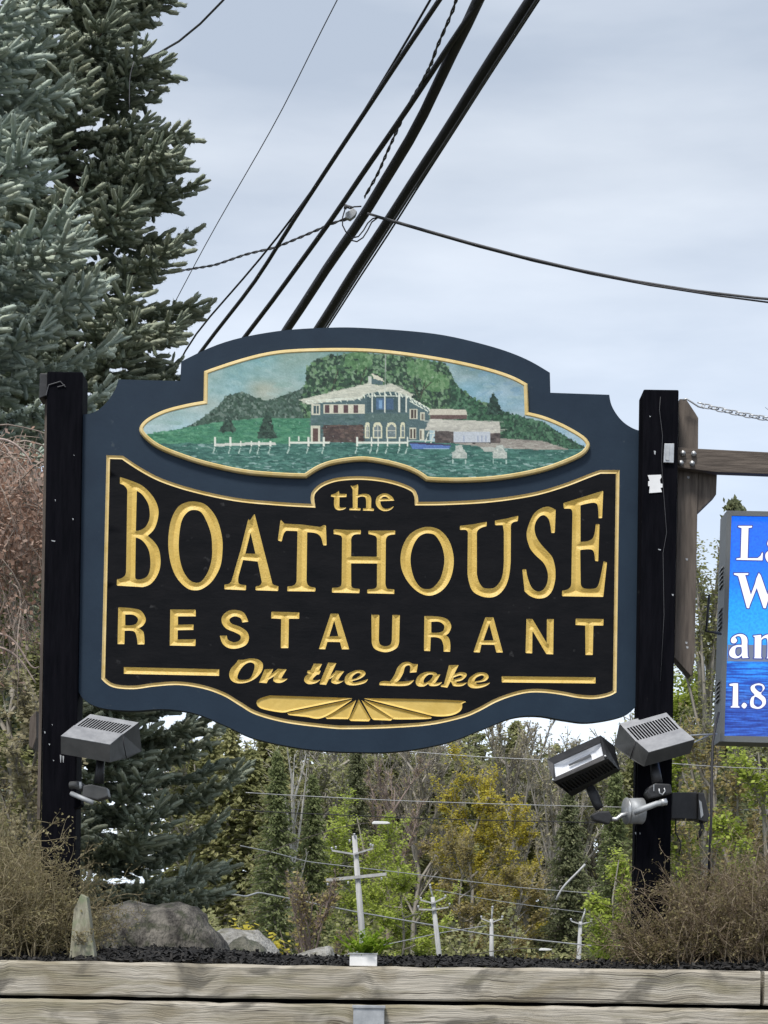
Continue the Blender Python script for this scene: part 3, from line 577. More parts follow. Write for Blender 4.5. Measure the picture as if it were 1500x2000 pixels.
    # canvas weathering: fine grain and small pale scratches
    img += g.normal(0, 4, (CH, CW, 1)) + (noise(3, 3, 9) * 3)[..., None]
    dab(np.ones((CH, CW), bool), 260, [(200, 214, 205)], 1.5, .7, .5, 3)
    gy_ = img.mean(2, keepdims=True); img = gy_ + (img - gy_) * .86; img = img * .94 + np.array([5, 8, 7])
    return np.clip(img, 0, 255)
img = painting()
h = 1.3; nx, ny = int((CW - 2) / h), int((CH - 2) / h); gx = CX0 + np.arange(nx) * h; gy = CY0 + np.arange(ny) * h
X, Y = np.meshgrid(gx, gy); pts = np.stack([X.ravel(), Y.ravel()], 1)
loop_in = offs(plaque, 5.0); ok = inside(pts, [loop_in]).reshape(ny, nx)
cell = ok[:-1, :-1] & ok[1:, :-1] & ok[:-1, 1:] & ok[1:, 1:]; i, j = np.nonzero(cell); q = i * nx + j
Fc = np.concatenate([np.stack([q, q + nx, q + nx + 1], 1), np.stack([q, q + nx + 1, q + 1], 1)])
used = np.unique(Fc); rm = np.full(nx * ny, -1); rm[used] = np.arange(len(used)); Fc = rm[Fc]; up = pts[used]
mp_ = bpy.data.materials.new('painted_scene'); mp_.use_nodes = True; n_ = mp_.node_tree; b_ = n_.nodes['Principled BSDF']; at = n_.nodes.new('ShaderNodeAttribute'); at.attribute_name = 'paint'
n_.links.new(at.outputs['Color'], b_.inputs['Base Color']); b_.inputs['Roughness'].default_value = .5; b_.inputs['Specular IOR Level'].default_value = .3
o = mesh('painting', S(up, .0195 + rng.normal(0, .00012, len(up))), Fc, mp_, plq, tri=True)
ci = (up[:, 1] - CY0).astype(int), (up[:, 0] - CX0).astype(int); c = img[ci] / 255; c = np.where(c <= .04045, c / 12.92, ((c + .055) / 1.055) ** 2.4) * .95
a = o.data.color_attributes.new('paint', 'FLOAT_COLOR', 'POINT'); a.data.foreach_set('color', np.concatenate([c, np.ones((len(c), 1))], 1).ravel().astype(np.float32))
# posts
def post(x0t, x1t, yt, x0b, x1b, yb):
    A = np.array([P(x0t, yt, SD - .05), P(x1t, yt + 1, SD - .05), P(x1b, yb, SD - .05), P(x0b, yb, SD - .05)])
    return mesh('post', *prism(A, A + np.array([0, .15, 0])), M['post'], sign, bevel=.006)
pl_ = post(92, 161.5, 725, 77, 143, 1890); pr_ = post(1257, 1326, 760, 1239.5, 1306, 1900)
A = S(np.array([(244 / 3.409, 0)])) if False else None
# small hardware on the posts
def pxbox(name, x0, y0, x1, y1, Y, dep, m, parent=None, bevel=.002, **k):
    return mesh(name, *pxprism([(x0, y0), (x1, y0 + (x1 - x0) * .014), (x1 - (y1 - y0) * .014, y1 + (x1 - x0) * .014), (x0 - (y1 - y0) * .014, y1)], Y, dep), m, parent, bevel=bevel, **k)
YF = SD - .05
V, Fc = pxprism([(1265, 928), (1291, 927), (1292, 932), (1289, 937), (1290, 944), (1294, 945), (1294, 952), (1290, 953), (1293, 961), (1268, 963), (1269, 950), (1266, 949), (1266, 940), (1269, 939)], YF - .004, .003)
mesh('metal_plate', V, Fc, M['white'], pr_)
ob = mesh('outlet_box', *pxprism([(1298, 866), (1317, 866), (1316, 904), (1296, 903)], YF - .012, .011), M['steel'], pr_, bevel=.002)
mesh('cover', *pxprism([(1301, 870), (1308, 870), (1307, 899), (1300, 898)], YF - .016, .0035), M['lightsteel'], ob)
mesh('bracket', *pxprism([(78, 729), (93, 729), (92, 772), (76, 778)], YF + .02, .1), M['lampdark'], pl_, bevel=.003)
V, Fc = join([tubes(P(95, 752, YF - .004), P(118, 745, YF - .004), .0022, .0022, 6), tubes(P(118, 745, YF - .004), P(128, 756, YF - .004), .002, .002, 6), tubes(P(95, 752, YF - .004), P(90, 772, YF - .004), .002, .002, 6), tubes(P(112, 756, YF - .004), P(127, 752, YF - .004), .002, .002, 6)])
mesh('wire_tie', V, Fc, M['cablegrey'], pl_, tri=True)
V, Fc = polytube([P(1290, 775, YF - .003), P(1288, 800, YF - .003), P(1294, 850, YF - .003), P(1292, 900, YF - .003), P(1296, 960, YF - .003), P(1302, 1040, YF - .003), P(1295, 1080, YF - .003), P(1297, 1200, YF - .003), P(1290, 1330, YF - .003)], .0011, sides=5)
mesh('wire', V, Fc, M['cablegrey'], pr_, tri=True)
def chips(parent, pts, m):
    for x, y, a, b in pts: mesh('paint_chip', *pxprism([(x, y), (x + a, y + 1), (x + a - 1, y + b), (x + 1, y + b - 1)], YF - .0015, .002), m, parent)
chips(pl_, [(117, 1474, 3, 16), (122, 1476, 3, 14), (86, 1428, 3, 5), (95, 1452, 3, 4), (103, 1484, 3, 3), (101, 1414, 2, 4), (107, 975, 2, 5), (141, 1012, 3, 4), (143, 888, 3, 2), (100, 1055, 8, 3)], M['lightsteel'])
chips(pr_, [(1277, 880, 4, 8), (1285, 1072, 6, 3), (1312, 1160, 4, 4), (1268, 812, 3, 3), (1240, 1625, 3, 5), (1249, 1626, 2, 5), (1240, 1735, 4, 5)], M['lightsteel'])
# trim strip on the left face of each post
mesh('trim_strip', *pxprism([(88, 770), (93, 770), (78, 1600), (72, 1600)], YF + .06, .03), M['grey_wood'], pl_)
mesh('trim_strip', *pxprism([(1250, 780), (1258, 766), (1246, 1760), (1238, 1760)], YF + .03, .03), M['post'], pr_)
# ------------------------------------------------------------------ wooden frame to the right with chain
wf = thing('timber_bracket', P(1345, 1200, SD + .15), 'weathered brown timber upright with bolted crossbeam right of the black post', 'bracket')
mesh('upright', *pxprism([(1327, 779), (1340, 779), (1358, 806), (1364, 816), (1363, 960), (1357, 1290), (1350, 1321), (1317, 1284), (1325, 900)], SD + .06, .09), M['grey_wood'], wf, bevel=.003)
bm_ = mesh('beam', *pxprism([(1324, 873), (1362, 876), (1620, 889), (1620, 930), (1400, 922), (1323, 913)], SD + .005, .05), M['beam_wood'], wf, bevel=.003)
mesh('block', *pxprism([(1364, 912), (1401, 914), (1399, 966), (1362, 1002)], SD + .07, .09), M['grey_wood'], wf, bevel=.003)
for x, y in ((1334, 885), (1355, 886), (1330, 904), (1352, 905)):
    V, Fc = join([tubes(P(x, y, SD - .008), P(x, y, SD + .005), .0105, .0105, 12, True), tubes(P(x, y, SD - .014), P(x, y, SD - .008), .007, .0075, 6, True)]); mesh('bolt', V, Fc, M['steel'], wf, tri=True)
for x, y in ((1342, 930), (1339, 1090), (1338, 1253), (1340, 1262)): mesh('paint_chip', *pxprism([(x, y), (x + 5, y + 1), (x + 4, y + 5), (x + 1, y + 4)], SD + .0585, .002), M['lightsteel'], wf)
ch = thing('steel_chain', P(1335, 780, SD + .03), 'galvanised steel chain running from the post top to the right', 'chain')
p0, p1 = P(1374, 792, SD + .03), P(1600, 828, SD + .02)
for k in range(17):
    t = (k + .5) / 17; c_ = p0 + (p1 - p0) * t - np.array([0, 0, .012]) * math.sin(math.pi * t); d = (p1 - p0) / np.linalg.norm(p1 - p0)
    up_ = np.array([0, .35, 1.]) if k % 2 == 0 else np.array([0, 1., -.3]); up_ -= d * (up_ @ d); up_ /= np.linalg.norm(up_)
    an = np.linspace(0, 2 * np.pi, 15)[:-1]; lp = [c_ + d * (math.cos(a) * .0175 + (.0035 if math.cos(a) > 0 else -.0035)) + up_ * math.sin(a) * .010 for a in an]; lp.append(lp[0]); lp.append(lp[1])
    mesh('link', *polytube(lp, .0028, sides=6), M['steel'], ch, tri=True, smooth=True)
mesh('hook', *polytube([P(1334, 781, SD + .02), P(1341, 779, SD + .02), P(1352, 786, SD + .02), P(1364, 794, SD + .03), P(1374, 797, SD + .03), P(1377, 791, SD + .03), P(1371, 788, SD + .03), P(1362, 786, SD + .03)], .004, .003, 8), M['steel'], ch, tri=True, smooth=True)
lb = mesh('left_bracket', *pxprism([(58, 1402), (71, 1388), (71, 1440), (64, 1463), (56, 1456)], SD + .1, .1), M['grey_wood'], loc=P(60, 1463, SD + .1), bevel=.003)
lb.name = 'wooden_block'; tag(lb, 'small weathered wooden block with slanted end on the left post side', 'wooden block')
# ------------------------------------------------------------------ electronic message sign
ED = SD + .35
es = thing('electronic_sign', P(1500, 1450, ED), 'grey cabinet message display with blue lake picture and white words', 'electronic sign')
def Eq(x, y, d=0.): # slightly tilted like the cabinet
    return P(x, y, ED + d)
fr = [(1420, 997), (1700, 1003), (1690, 1456), (1406, 1448)]; sc_in = [(1429, 1007), (1690, 1012), (1680, 1441), (1415, 1437)]
A = np.array([Eq(*p) for p in fr]); B = np.array([Eq(*p) for p in sc_in]); Cc = B + np.array([0, .02, 0]); D_ = A + np.array([0, .02, 0])
D2 = A + np.array([0, .17, 0]); V = np.concatenate([A, B, Cc, D_, D2])
Fc = []
for k in range(4):
    m_ = (k + 1) % 4; Fc += [(k, m_, 4 + m_, 4 + k), (4 + k, 4 + m_, 8 + m_, 8 + k), (k, m_, 12 + m_, 12 + k), (12 + k, 12 + m_, 16 + m_, 16 + k)]
Fc.append((16, 17, 18, 19)); cab = mesh('cabinet', V, Fc, M['cabinet'], es)
for grp in ((1100, 5), (1182, 5), (1325, 5)):
    for k in range(grp[1]):
        y = grp[0] + k * 8.5; x = 1420 - (y - 997) * .031
        A = np.array([Eq(x, y) + np.array([-.0005, d_, z_]) for d_, z_ in ((.05, 0), (.05, -.006), (.13, -.014), (.13, -.008))])
        mesh('louvre', *prism(A, A + np.array([-.007, 0, -.006])), M['lightsteel'], cab)
ms = bpy.data.materials.new('led_screen'); ms.use_nodes = True; n_ = ms.node_tree; b_ = n_.nodes['Principled BSDF']
def nd(t, **k):
    q = n_.nodes.new(t)
    for a, b in k.items(): setattr(q, a, b)
    return q
tcn = nd('ShaderNodeTexCoord'); sx = nd('ShaderNodeSeparateXYZ'); n_.links.new(tcn.outputs['Object'], sx.inputs[0])
rz = nd('ShaderNodeMapRange'); rz.inputs[1].default_value = 0; rz.inputs[2].default_value = .93; n_.links.new(sx.outputs[2], rz.inputs[0])
rampz = nd('ShaderNodeValToRGB'); e = rampz.color_ramp.elements; e[0].color = (*lin(38, 88, 190), 1); e[1].color = (*lin(18, 100, 235), 1)
for p_, c_ in ((.14, (34, 84, 186)), (.20, (48, 104, 200)), (.27, (30, 112, 222)), (.40, (22, 130, 235)), (.47, (46, 160, 245)), (.62, (34, 150, 245)), (.72, (20, 120, 240)), (.85, (16, 104, 235))): q = e.new(p_); q.color = (*lin(*c_), 1)
n_.links.new(rz.outputs[0], rampz.inputs[0])
mpw = nd('ShaderNodeMapping'); mpw.inputs['Scale'].default_value = (4, 1, 60); n_.links.new(tcn.outputs['Object'], mpw.inputs[0])
nw = nd('ShaderNodeTexNoise'); nw.inputs['Scale'].default_value = 2.2; nw.inputs['Detail'].default_value = 5; n_.links.new(mpw.outputs[0], nw.inputs[0])
rw = nd('ShaderNodeValToRGB'); rw.color_ramp.elements[0].position = .42; rw.color_ramp.elements[1].position = .62; rw.color_ramp.elements[0].color = (.25, .3, .5, 1); rw.color_ramp.elements[1].color = (1.5, 1.35, 1.15, 1)
n_.links.new(nw.outputs[0], rw.inputs[0])
ltw = nd('ShaderNodeMath', operation='LESS_THAN'); ltw.inputs[1].default_value = .36; n_.links.new(sx.outputs[2], ltw.inputs[0])
mw = nd('ShaderNodeMixRGB', blend_type='MULTIPLY'); n_.links.new(ltw.outputs[0], mw.inputs[0]); n_.links.new(rampz.outputs[0], mw.inputs[1]); n_.links.new(rw.outputs[0], mw.inputs[2])
nf_ = nd('ShaderNodeTexNoise'); nf_.inputs['Scale'].default_value = 90; nf_.inputs['Detail'].default_value = 2; n_.links.new(tcn.outputs['Object'], nf_.inputs[0])
rf = nd('ShaderNodeMapRange'); rf.inputs[1].default_value = .3; rf.inputs[2].default_value = .7; rf.inputs[3].default_value = .8; rf.inputs[4].default_value = 1.15; n_.links.new(nf_.outputs[0], rf.inputs[0])
mf = nd('ShaderNodeMixRGB', blend_type='MULTIPLY'); mf.inputs[0].default_value = 1; n_.links.new(mw.outputs[0], mf.inputs[1]); n_.links.new(rf.outputs[0], mf.inputs[2])
n_.links.new(mf.outputs[0], b_.inputs['Emission Color']); b_.inputs['Emission Strength'].default_value = .55; b_.inputs['Base Color'].default_value = (.01, .01, .012, 1); b_.inputs['Roughness'].default_value = .6
B2 = B + np.array([0, .012, 0]); scr = mesh('screen', B2, [(0, 1, 2, 3)], ms, es)
mtx = mat('led_white', (.02, .02, .02), .6); mtx.node_tree.nodes['Principled BSDF'].inputs['Emission Color'].default_value = (.82, .86, 1, 1); mtx.node_tree.nodes['Principled BSDF'].inputs['Emission Strength'].default_value = .55
mtd = mat('led_dark', (.012, .014, .03), .6); mtd.node_tree.nodes['Principled BSDF'].inputs['Emission Color'].default_value = (.02, .03, .14, 1); mtd.node_tree.nodes['Principled BSDF'].inputs['Emission Strength'].default_value = 1
mtg = mat('led_grey_band', (.02, .02, .02), .6); mtg.node_tree.nodes['Principled BSDF'].inputs['Emission Color'].default_value = (.07, .085, .13, 1); mtg.node_tree.nodes['Principled BSDF'].inputs['Emission Strength'].default_value = 1
E1, E2 = ((1380, 980), 8.333), ((1380, 1210), 8.)
Pm = lambda o, k: (lambda s: [spec(q, o, k) for q in s.split('|')])
let = [(E1, ['515,395 740,395 735,420 680,428 665,920 830,920 880,880 900,830 915,830 908,955 485,945 485,925 555,915 570,428 515,415']),
 (E1, ['1010,620~ 1050,640 1060,700 1010,740 985,690', '1060,800~ 1010,800~ 960,850~ 960,920~ 1000,985~ 1060,990~ 1110,950 1110,700~ 1060,620~ 1010,620 1080,760 | 1030,850~ 1070,830 1070,930 1030,950~ 1010,900~']),
 (E1, ['445,1165 680,1165 675,1190 625,1192 720,1520 790,1330 810,1250 850,1160 880,1200 990,1520 1090,1190 1120,1190 960,1735 925,1730 815,1400 700,1690 690,1735 655,1730 515,1210 445,1185']),
 (E2, ['380,330~ 400,280~ 480,235~ 570,235~ 630,290~ 635,400 640,580 660,600 560,605 548,560 500,600~ 430,605~ 365,570~ 355,500~ 400,430~ 480,400~ 550,400 545,310~ 520,265~ 470,262~ 445,285 475,330~ 440,370~ 395,365~ | 470,435~ 545,430 545,530~ 490,575~ 450,540~ 448,470~']),
 (E2, ['730,255 850,240 852,300 900,255~ 980,235~ 1050,290~ 1060,590 1090,605 930,608 950,590 950,330~ 910,290~ 855,320 850,590 870,608 735,605 750,590 752,270 730,268']),
 (E2, ['355,1010 415,998 490,998 490,1350 515,1365 515,1378 375,1375 378,1360 405,1350 415,1040 360,1035']), (E2, [ell('585,1300 628,1340 590,1390 545,1350')]),
 (E2, [ell('800,1000 880,1020 905,1080 850,1160 915,1230 920,1320 860,1380 790,1395 700,1370 680,1300 700,1220 750,1180 695,1110 700,1040') + ' | ' + ell('800,1025 865,1040 875,1100 835,1140 760,1080 755,1040') + ' | ' + ell('760,1205 850,1260 870,1310 840,1355 790,1368 740,1330 735,1260')])]
def flat(V, d): return np.array([P(x, y, ED + .012) for x, y in V]) + np.array([0, -d, 0])
mesh('text_band', flat(np.array([(1421.6, 1259), (1690, 1262), (1690, 1295), (1420.6, 1291.5)]), .0006), [(0, 1, 2, 3)], mtg, scr)
for (o_, k_), comps in let:
    cc = [Pm(o_, k_)(s) for s in comps]
    V, Fc, _, _ = region(cc, 1.2, grow=2.2); mesh('letter_outline', flat(V, .0014), Fc, mtd, scr)
    V, Fc, _, _ = region(cc, .9); mesh('screen_letter', flat(V, .0022), Fc, mtx, scr)
mesh('rod_bracket', *polytube([P(1385, 1162, SD + .3), P(1382, 1200, SD + .3), P(1379, 1233, SD + .3), P(1392, 1235, SD + .3), P(1408, 1238, SD + .34)], .0055, sides=6), M['cable'], es, tri=True)
# ------------------------------------------------------------------ floodlights
def slotted(p00, p10, p11, p01, nrm, n, dep, m, parent):
    """p00->p10 long axis; slots run across; recessed channels between ribs"""
    V, Fc, mi = [], [], []
    def quad(a, b, c, d, q=0): s = len(V); V.extend([a, b, c, d]); Fc.append((s, s + 1, s + 2, s + 3)); mi.append(q)
    ed = [0]
    for k in range(n): ed += [(k + .18) / n, (k + .82) / n]
    ed.append(1.)
    for k in range(len(ed) - 1):
        a, b = p00 + (p10 - p00) * ed[k], p00 + (p10 - p00) * ed[k + 1]; c, d = p01 + (p11 - p01) * ed[k + 1], p01 + (p11 - p01) * ed[k]
        if k % 2 == 0: quad(a, b, c, d)
        else:
            o_ = -nrm * dep; quad(a + o_, b + o_, c + o_, d + o_, 1); quad(a, b, b + o_, a + o_, 1); quad(d, c, c + o_, d + o_, 1); quad(a, d, d + o_, a + o_, 1); quad(b, c, c + o_, b + o_, 1)
    return mesh('vent_grille', V, Fc, m, parent, mats=[m, M['lampdark']], midx=mi)  # channel floors and walls take the dark material, slot shade as colour
def flood(label, prof, ext, extd, y0, m, slots=16):
    """prof: [(px,py,Y)...] end profile B,C,G,G2,S,K ; extruded along ext px"""
    A = np.array([P(*p) for p in prof]); ex = np.array([P(x + ext[0], y + ext[1], d + extd) for x, y, d in prof]) - A
    t = thing('floodlight', A.mean(0), label, 'floodlight', 'floodlights clamped to the sign posts')
    e = ex.mean(0); Bq = A + e; n = len(A)
    V, Fc = prism(A, Bq); Fc = [f for f in Fc if f != (0, 1, 1 + n, n)]
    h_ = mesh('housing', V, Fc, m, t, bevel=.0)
    # top plate: B-C edge, with border strips and slotted middle
    b0, c0, b1, c1 = A[0], A[1], Bq[0], Bq[1]; L4 = lambda u, v: (b0 * (1 - u) + b1 * u) * (1 - v) + (c0 * (1 - u) + c1 * u) * v
    nr = np.cross(b1 - b0, c0 - b0); nr /= np.linalg.norm(nr)
    if nr[2] < 0: nr = -nr
    u0, u1, v0, v1 = .04, .96, .30, .98
    Q = [L4(0, 0), L4(1, 0), L4(1, v0), L4(0, v0), L4(0, v1), L4(1, v1), L4(1, 1), L4(0, 1), L4(u0, v0), L4(u0, v1), L4(u1, v0), L4(u1, v1)]
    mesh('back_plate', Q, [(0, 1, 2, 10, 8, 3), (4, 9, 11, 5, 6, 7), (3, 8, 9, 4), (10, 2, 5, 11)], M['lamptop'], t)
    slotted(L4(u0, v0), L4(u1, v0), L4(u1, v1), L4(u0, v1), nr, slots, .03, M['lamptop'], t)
    # overhanging lip over the lower cover, and the seam
    off = nr * .003
    lipA = [A[1] + off, A[2] + off, A[2] - nr * .001, A[1] - nr * .001]; lipB = [p + e for p in lipA]
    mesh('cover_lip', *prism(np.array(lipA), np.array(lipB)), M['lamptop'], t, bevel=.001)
    return t, A, e
LY = SD - .18
prof = [(271, 1411, LY + .12), (240, 1434, LY + .04), (215, 1455, LY - .05), (215, 1489, LY - .03), (249, 1481, LY + .10), (277, 1467, LY + .20)]
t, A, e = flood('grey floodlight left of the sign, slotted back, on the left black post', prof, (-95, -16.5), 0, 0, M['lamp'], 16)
V, Fc = polytube([P(240, 1437, LY + .035), P(242, 1455, LY + .03), P(247, 1480, LY + .08)], .0022, sides=5); mesh('seam_gasket', V, Fc, M['cable'], t, tri=True)
mesh('knuckle_stem', *polytube([P(196, 1484, LY + .06), P(195, 1506, LY + .06), P(193, 1530, LY + .06)], [.016, .018, .021], sides=10), M['lampdark'], t, tri=True, smooth=True)
jb = mesh('junction_box', *pxprism([(162, 1534), (178, 1531), (208, 1538), (212, 1556), (190, 1563), (160, 1556)], LY + .03, .08), M['lamp'], t, bevel=.006)
mesh('conduit', *polytube([P(138, 1534, LY + .08), P(150, 1533, LY + .07), P(164, 1540, LY + .06)], .016, sides=10), M['lamp'], t, tri=True, smooth=True)
mesh('conduit', *polytube([P(140, 1550, LY + .08), P(158, 1558, LY + .03), P(182, 1568, LY + .03)], .010, sides=8), M['lightsteel'], t, tri=True, smooth=True)
mesh('collar', *tubes(P(157, 1527, LY + .04), P(158, 1540, LY + .04), .006, .006, 8, True), M['lightsteel'], t, tri=True)
mesh('mount', *pxprism([(142, 1545), (157, 1556), (159, 1571), (150, 1578), (143, 1578)], LY + .1, .08), M['post'], t, bevel=.003)
prof = [(1210, 1413, LY + .14), (1242, 1448, LY + .04), (1267, 1470, LY - .06), (1258, 1497, LY - .03), (1230, 1482, LY + .06), (1200, 1457, LY + .18)]
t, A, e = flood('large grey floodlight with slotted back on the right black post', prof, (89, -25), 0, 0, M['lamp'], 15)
V, Fc = polytube([P(1241, 1448, LY + .035), P(1237, 1462, LY + .04), P(1231, 1482, LY + .055)], .0022, sides=5); mesh('seam_gasket', V, Fc, M['cable'], t, tri=True)
mesh('knuckle_stem', *polytube([P(1278, 1492, LY + .04), P(1281, 1512, LY + .02), P(1284, 1530, LY + .01)], [.019, .021, .022], sides=10), M['lampdark'], t, tri=True, smooth=True)
mesh('junction_box', *pxprism([(1268, 1536), (1280, 1529), (1310, 1531), (1313, 1550), (1290, 1556), (1270, 1560), (1263, 1548)], LY - .01, .12), M['lampdark'], t, bevel=.007)
V, Fc = join([polytube([P(1287, 1540, LY - .014), P(1288, 1549, LY - .016), P(1294, 1552, LY - .016), P(1299, 1545, LY - .014), P(1297, 1539, LY - .014)], .003, sides=6), tubes(P(1277, 1532, LY - .012), P(1277, 1545, LY - .013), .002, .002, 5)]); mesh('clamp', V, Fc, M['steel'], t, tri=True)
# glass-fronted floodlight
Fq = [P(1068, 1483, LY + .02), P(1173, 1436, LY - .02), P(1187, 1481, LY - .06), P(1081, 1527, LY - .02)]
Bq = [P(1104, 1503, LY + .16), P(1200, 1457, LY + .12), P(1211, 1505, LY + .16), P(1117, 1556, LY + .20)]
t = thing('floodlight', np.mean(Fq, 0), 'black floodlight turned to show its bright glass front, left of the right post', 'floodlight', 'floodlights clamped to the sign posts')
Fq = np.array(Fq); cen = Fq.mean(0); dr = (np.mean(Bq, 0) - cen); dr /= np.linalg.norm(dr)
Gq = np.array([P(1081, 1491.5, LY + .012), P(1172.5, 1450, LY - .022), P(1178, 1475, LY - .044), P(1084, 1518, LY - .008)]); Rq = Gq + dr * .035; Rq2 = cen + (Rq - Rq.mean(0)) * .8 + dr * .06
V = np.concatenate([Fq, Bq, Gq, Gq + dr * .01]); Fc = [(4, 5, 6, 7)]
for k in range(4):
    m_ = (k + 1) % 4
    if k != 2: Fc.append((k, m_, 4 + m_, 4 + k))
    Fc += [(k, m_, 8 + m_, 8 + k), (8 + k, 8 + m_, 12 + m_, 12 + k)]
mesh('housing', V, Fc, M['lampdark'], t)
nb_ = np.cross(Fq[2] - Fq[3], Bq[3] - Fq[3]); nb_ /= np.linalg.norm(nb_)
if nb_[2] > 0: nb_ = -nb_
Q = [Fq[3], Fq[2], np.array(Bq[2]), np.array(Bq[3])]
def bl(u, v): return (Q[0] * (1 - u) + Q[1] * u) * (1 - v) + (Q[3] * (1 - u) + Q[2] * u) * v
mesh('bottom_plate', [bl(0, 0), bl(1, 0), bl(1, .2), bl(0, .2), bl(0, .75), bl(1, .75), bl(1, 1), bl(0, 1)], [(0, 1, 2, 3), (4, 5, 6, 7)], M['lampdark'], t)
slotted(bl(0, .2), bl(1, .2), bl(1, .75), bl(0, .75), nb_, 16, .008, M['lampdark'], t)
refl = mat('reflector', (.88, .89, .92), .25, .0, spec=.8)
V = np.concatenate([Gq + dr * .010, Gq + dr * .012, Gq.mean(0) + (Gq - Gq.mean(0)) * .66 + dr * .026]); Fc = [(8, 9, 10, 11)]
for k in range(4): m_ = (k + 1) % 4; Fc += [(k, m_, 4 + m_, 4 + k), (4 + k, 4 + m_, 8 + m_, 8 + k)]
mesh('reflector', V, Fc, refl, t)
bulb = [Gq.mean(0) + dr * .016 + (Gq[1] - Gq[0]) * s for s in (-.22, .25)]; mesh('lamp_tube', *tubes(bulb[0], bulb[1], .004, .007, 10, True), M['lamp'], t, tri=True)
mg = bpy.data.materials.new('lamp_glass'); mg.use_nodes = True; n_ = mg.node_tree; n_.nodes.clear(); go_ = n_.nodes.new('ShaderNodeOutputMaterial'); gm_ = n_.nodes.new('ShaderNodeMixShader'); gt_ = n_.nodes.new('ShaderNodeBsdfTransparent'); gg_ = n_.nodes.new('ShaderNodeBsdfGlossy'); gg_.inputs['Roughness'].default_value = .05; gm_.inputs[0].default_value = .12
n_.links.new(gt_.outputs[0], gm_.inputs[1]); n_.links.new(gg_.outputs[0], gm_.inputs[2]); n_.links.new(gm_.outputs[0], go_.inputs[0])
mesh('lamp_glass', Gq + dr * .003, [(0, 1, 2, 3)], mg, t)
for x, y in ((1080, 1523), (1182, 1477)): mesh('screw', *tubes(P(x, y, LY - .075), P(x, y, LY - .02), .005, .005, 8, True), M['steel'], t, tri=True)
mesh('knuckle_stem', *polytube([P(1152, 1538, LY + .08), P(1160, 1553, LY + .07), P(1166, 1570, LY + .06), P(1172, 1580, LY + .06)], [.017, .021, .019, .016], sides=10), M['lampdark'], t, tri=True, smooth=True)
mesh('knuckle', *pxprism([(1154, 1592), (1168, 1584), (1190, 1584), (1197, 1596), (1190, 1610), (1176, 1606), (1160, 1602)], LY + .02, .07), M['lampdark'], t, bevel=.006)
mesh('conduit', *polytube([P(1188, 1600, LY + .05), P(1204, 1600, LY + .05), P(1214, 1592, LY + .05), P(1224, 1590, LY + .05)], .009, sides=8), M['steel'], t, tri=True, smooth=True)
rb = thing('round_junction_box', P(1240, 1585, LY + .05), 'round grey electrical box on the left side of the right post', 'electrical box')
ax0, ax1 = P(1225, 1584, LY + .06), P(1254, 1584, LY + .075)
mesh('box_body', *tubes(ax0, ax1, .050, .052, 24, True), M['lightsteel'], rb, tri=True); dd = (ax1 - ax0) / np.linalg.norm(ax1 - ax0)
mesh('box_cover', *tubes(ax0 - dd * .006, ax0 - dd * .0005, .053, .053, 24, True), M['steel'], rb, tri=True)
mesh('conduit', *polytube([P(1238, 1587, LY - .02), P(1258, 1579, LY - .03), P(1282, 1570, LY - .03), P(1298, 1567, LY - .02)], [.013, .0125, .0115, .011], sides=10), M['lightsteel'], rb, tri=True, smooth=True)
mesh('conduit_nut', *tubes(P(1291, 1568, LY - .03), P(1300, 1566, LY - .02), .015, .015, 6, True), M['steel'], rb, tri=True)
gb = thing('outlet_box_weatherproof', P(1350, 1605, SD), 'dark grey weatherproof outlet box with peeling cover on the right side of the post', 'electrical box')
mesh('box_body', *pxprism([(1312, 1548), (1362, 1547), (1362, 1601), (1310, 1599)], SD - .02, .1), M['lampdark'], gb, bevel=.004)
mesh('hinged_cover', *pxprism([(1364, 1548), (1375, 1548), (1386, 1592), (1381, 1606), (1364, 1601)], SD - .05, .12), M['lampdark'], gb, bevel=.003)
mesh('latch', *pxprism([(1365, 1562), (1370, 1566), (1374, 1592), (1369, 1598)], SD - .054, .004), M['lightsteel'], gb)
V, Fc = polytube([P(1320, 1600, SD), P(1319, 1615, SD), P(1320, 1628, SD), P(1327, 1640, SD), P(1330, 1650, SD), P(1326, 1668, SD)], .003, sides=6); mesh('loose_wire', V, Fc, M['cable'], gb, tri=True)
V, Fc = polytube([P(1366, 1600, SD - .02), P(1372, 1615, SD - .02), P(1366, 1632, SD - .02), P(1362, 1640, SD)], [.006, .009, .007, .003], sides=6); mesh('cord', V, Fc, M['lampdark'], gb, tri=True)
V, Fc = polytube([P(1404, 1392, SD + .3), P(1398, 1415, SD + .25), P(1392, 1450, SD + .2), P(1390, 1520, SD + .15), P(1389, 1600, SD + .1), P(1386, 1660, SD + .1), P(1383, 1740, SD + .1)], .0055, sides=8)
tag(mesh('dangling_cable', V, Fc, M['cable'], tri=True, loc=P(1383, 1740, SD + .1)), 'black cord dropping from the message display into the bush', 'cord')
V, Fc = join([polytube([P(1340, 1437, SD + .1), P(1370, 1435, SD + .2), P(1400, 1434, SD + .3)], .004, sides=6), polytube([P(1343, 1456, SD + .1), P(1360, 1448, SD + .2), P(1385, 1436, SD + .3)], .003, sides=6)])
tag(mesh('stay_wire', V, Fc, M['lightsteel'], tri=True, loc=P(1340, 1440, SD + .1)), 'pale stay wires between the right floodlight and the message display', 'wire')
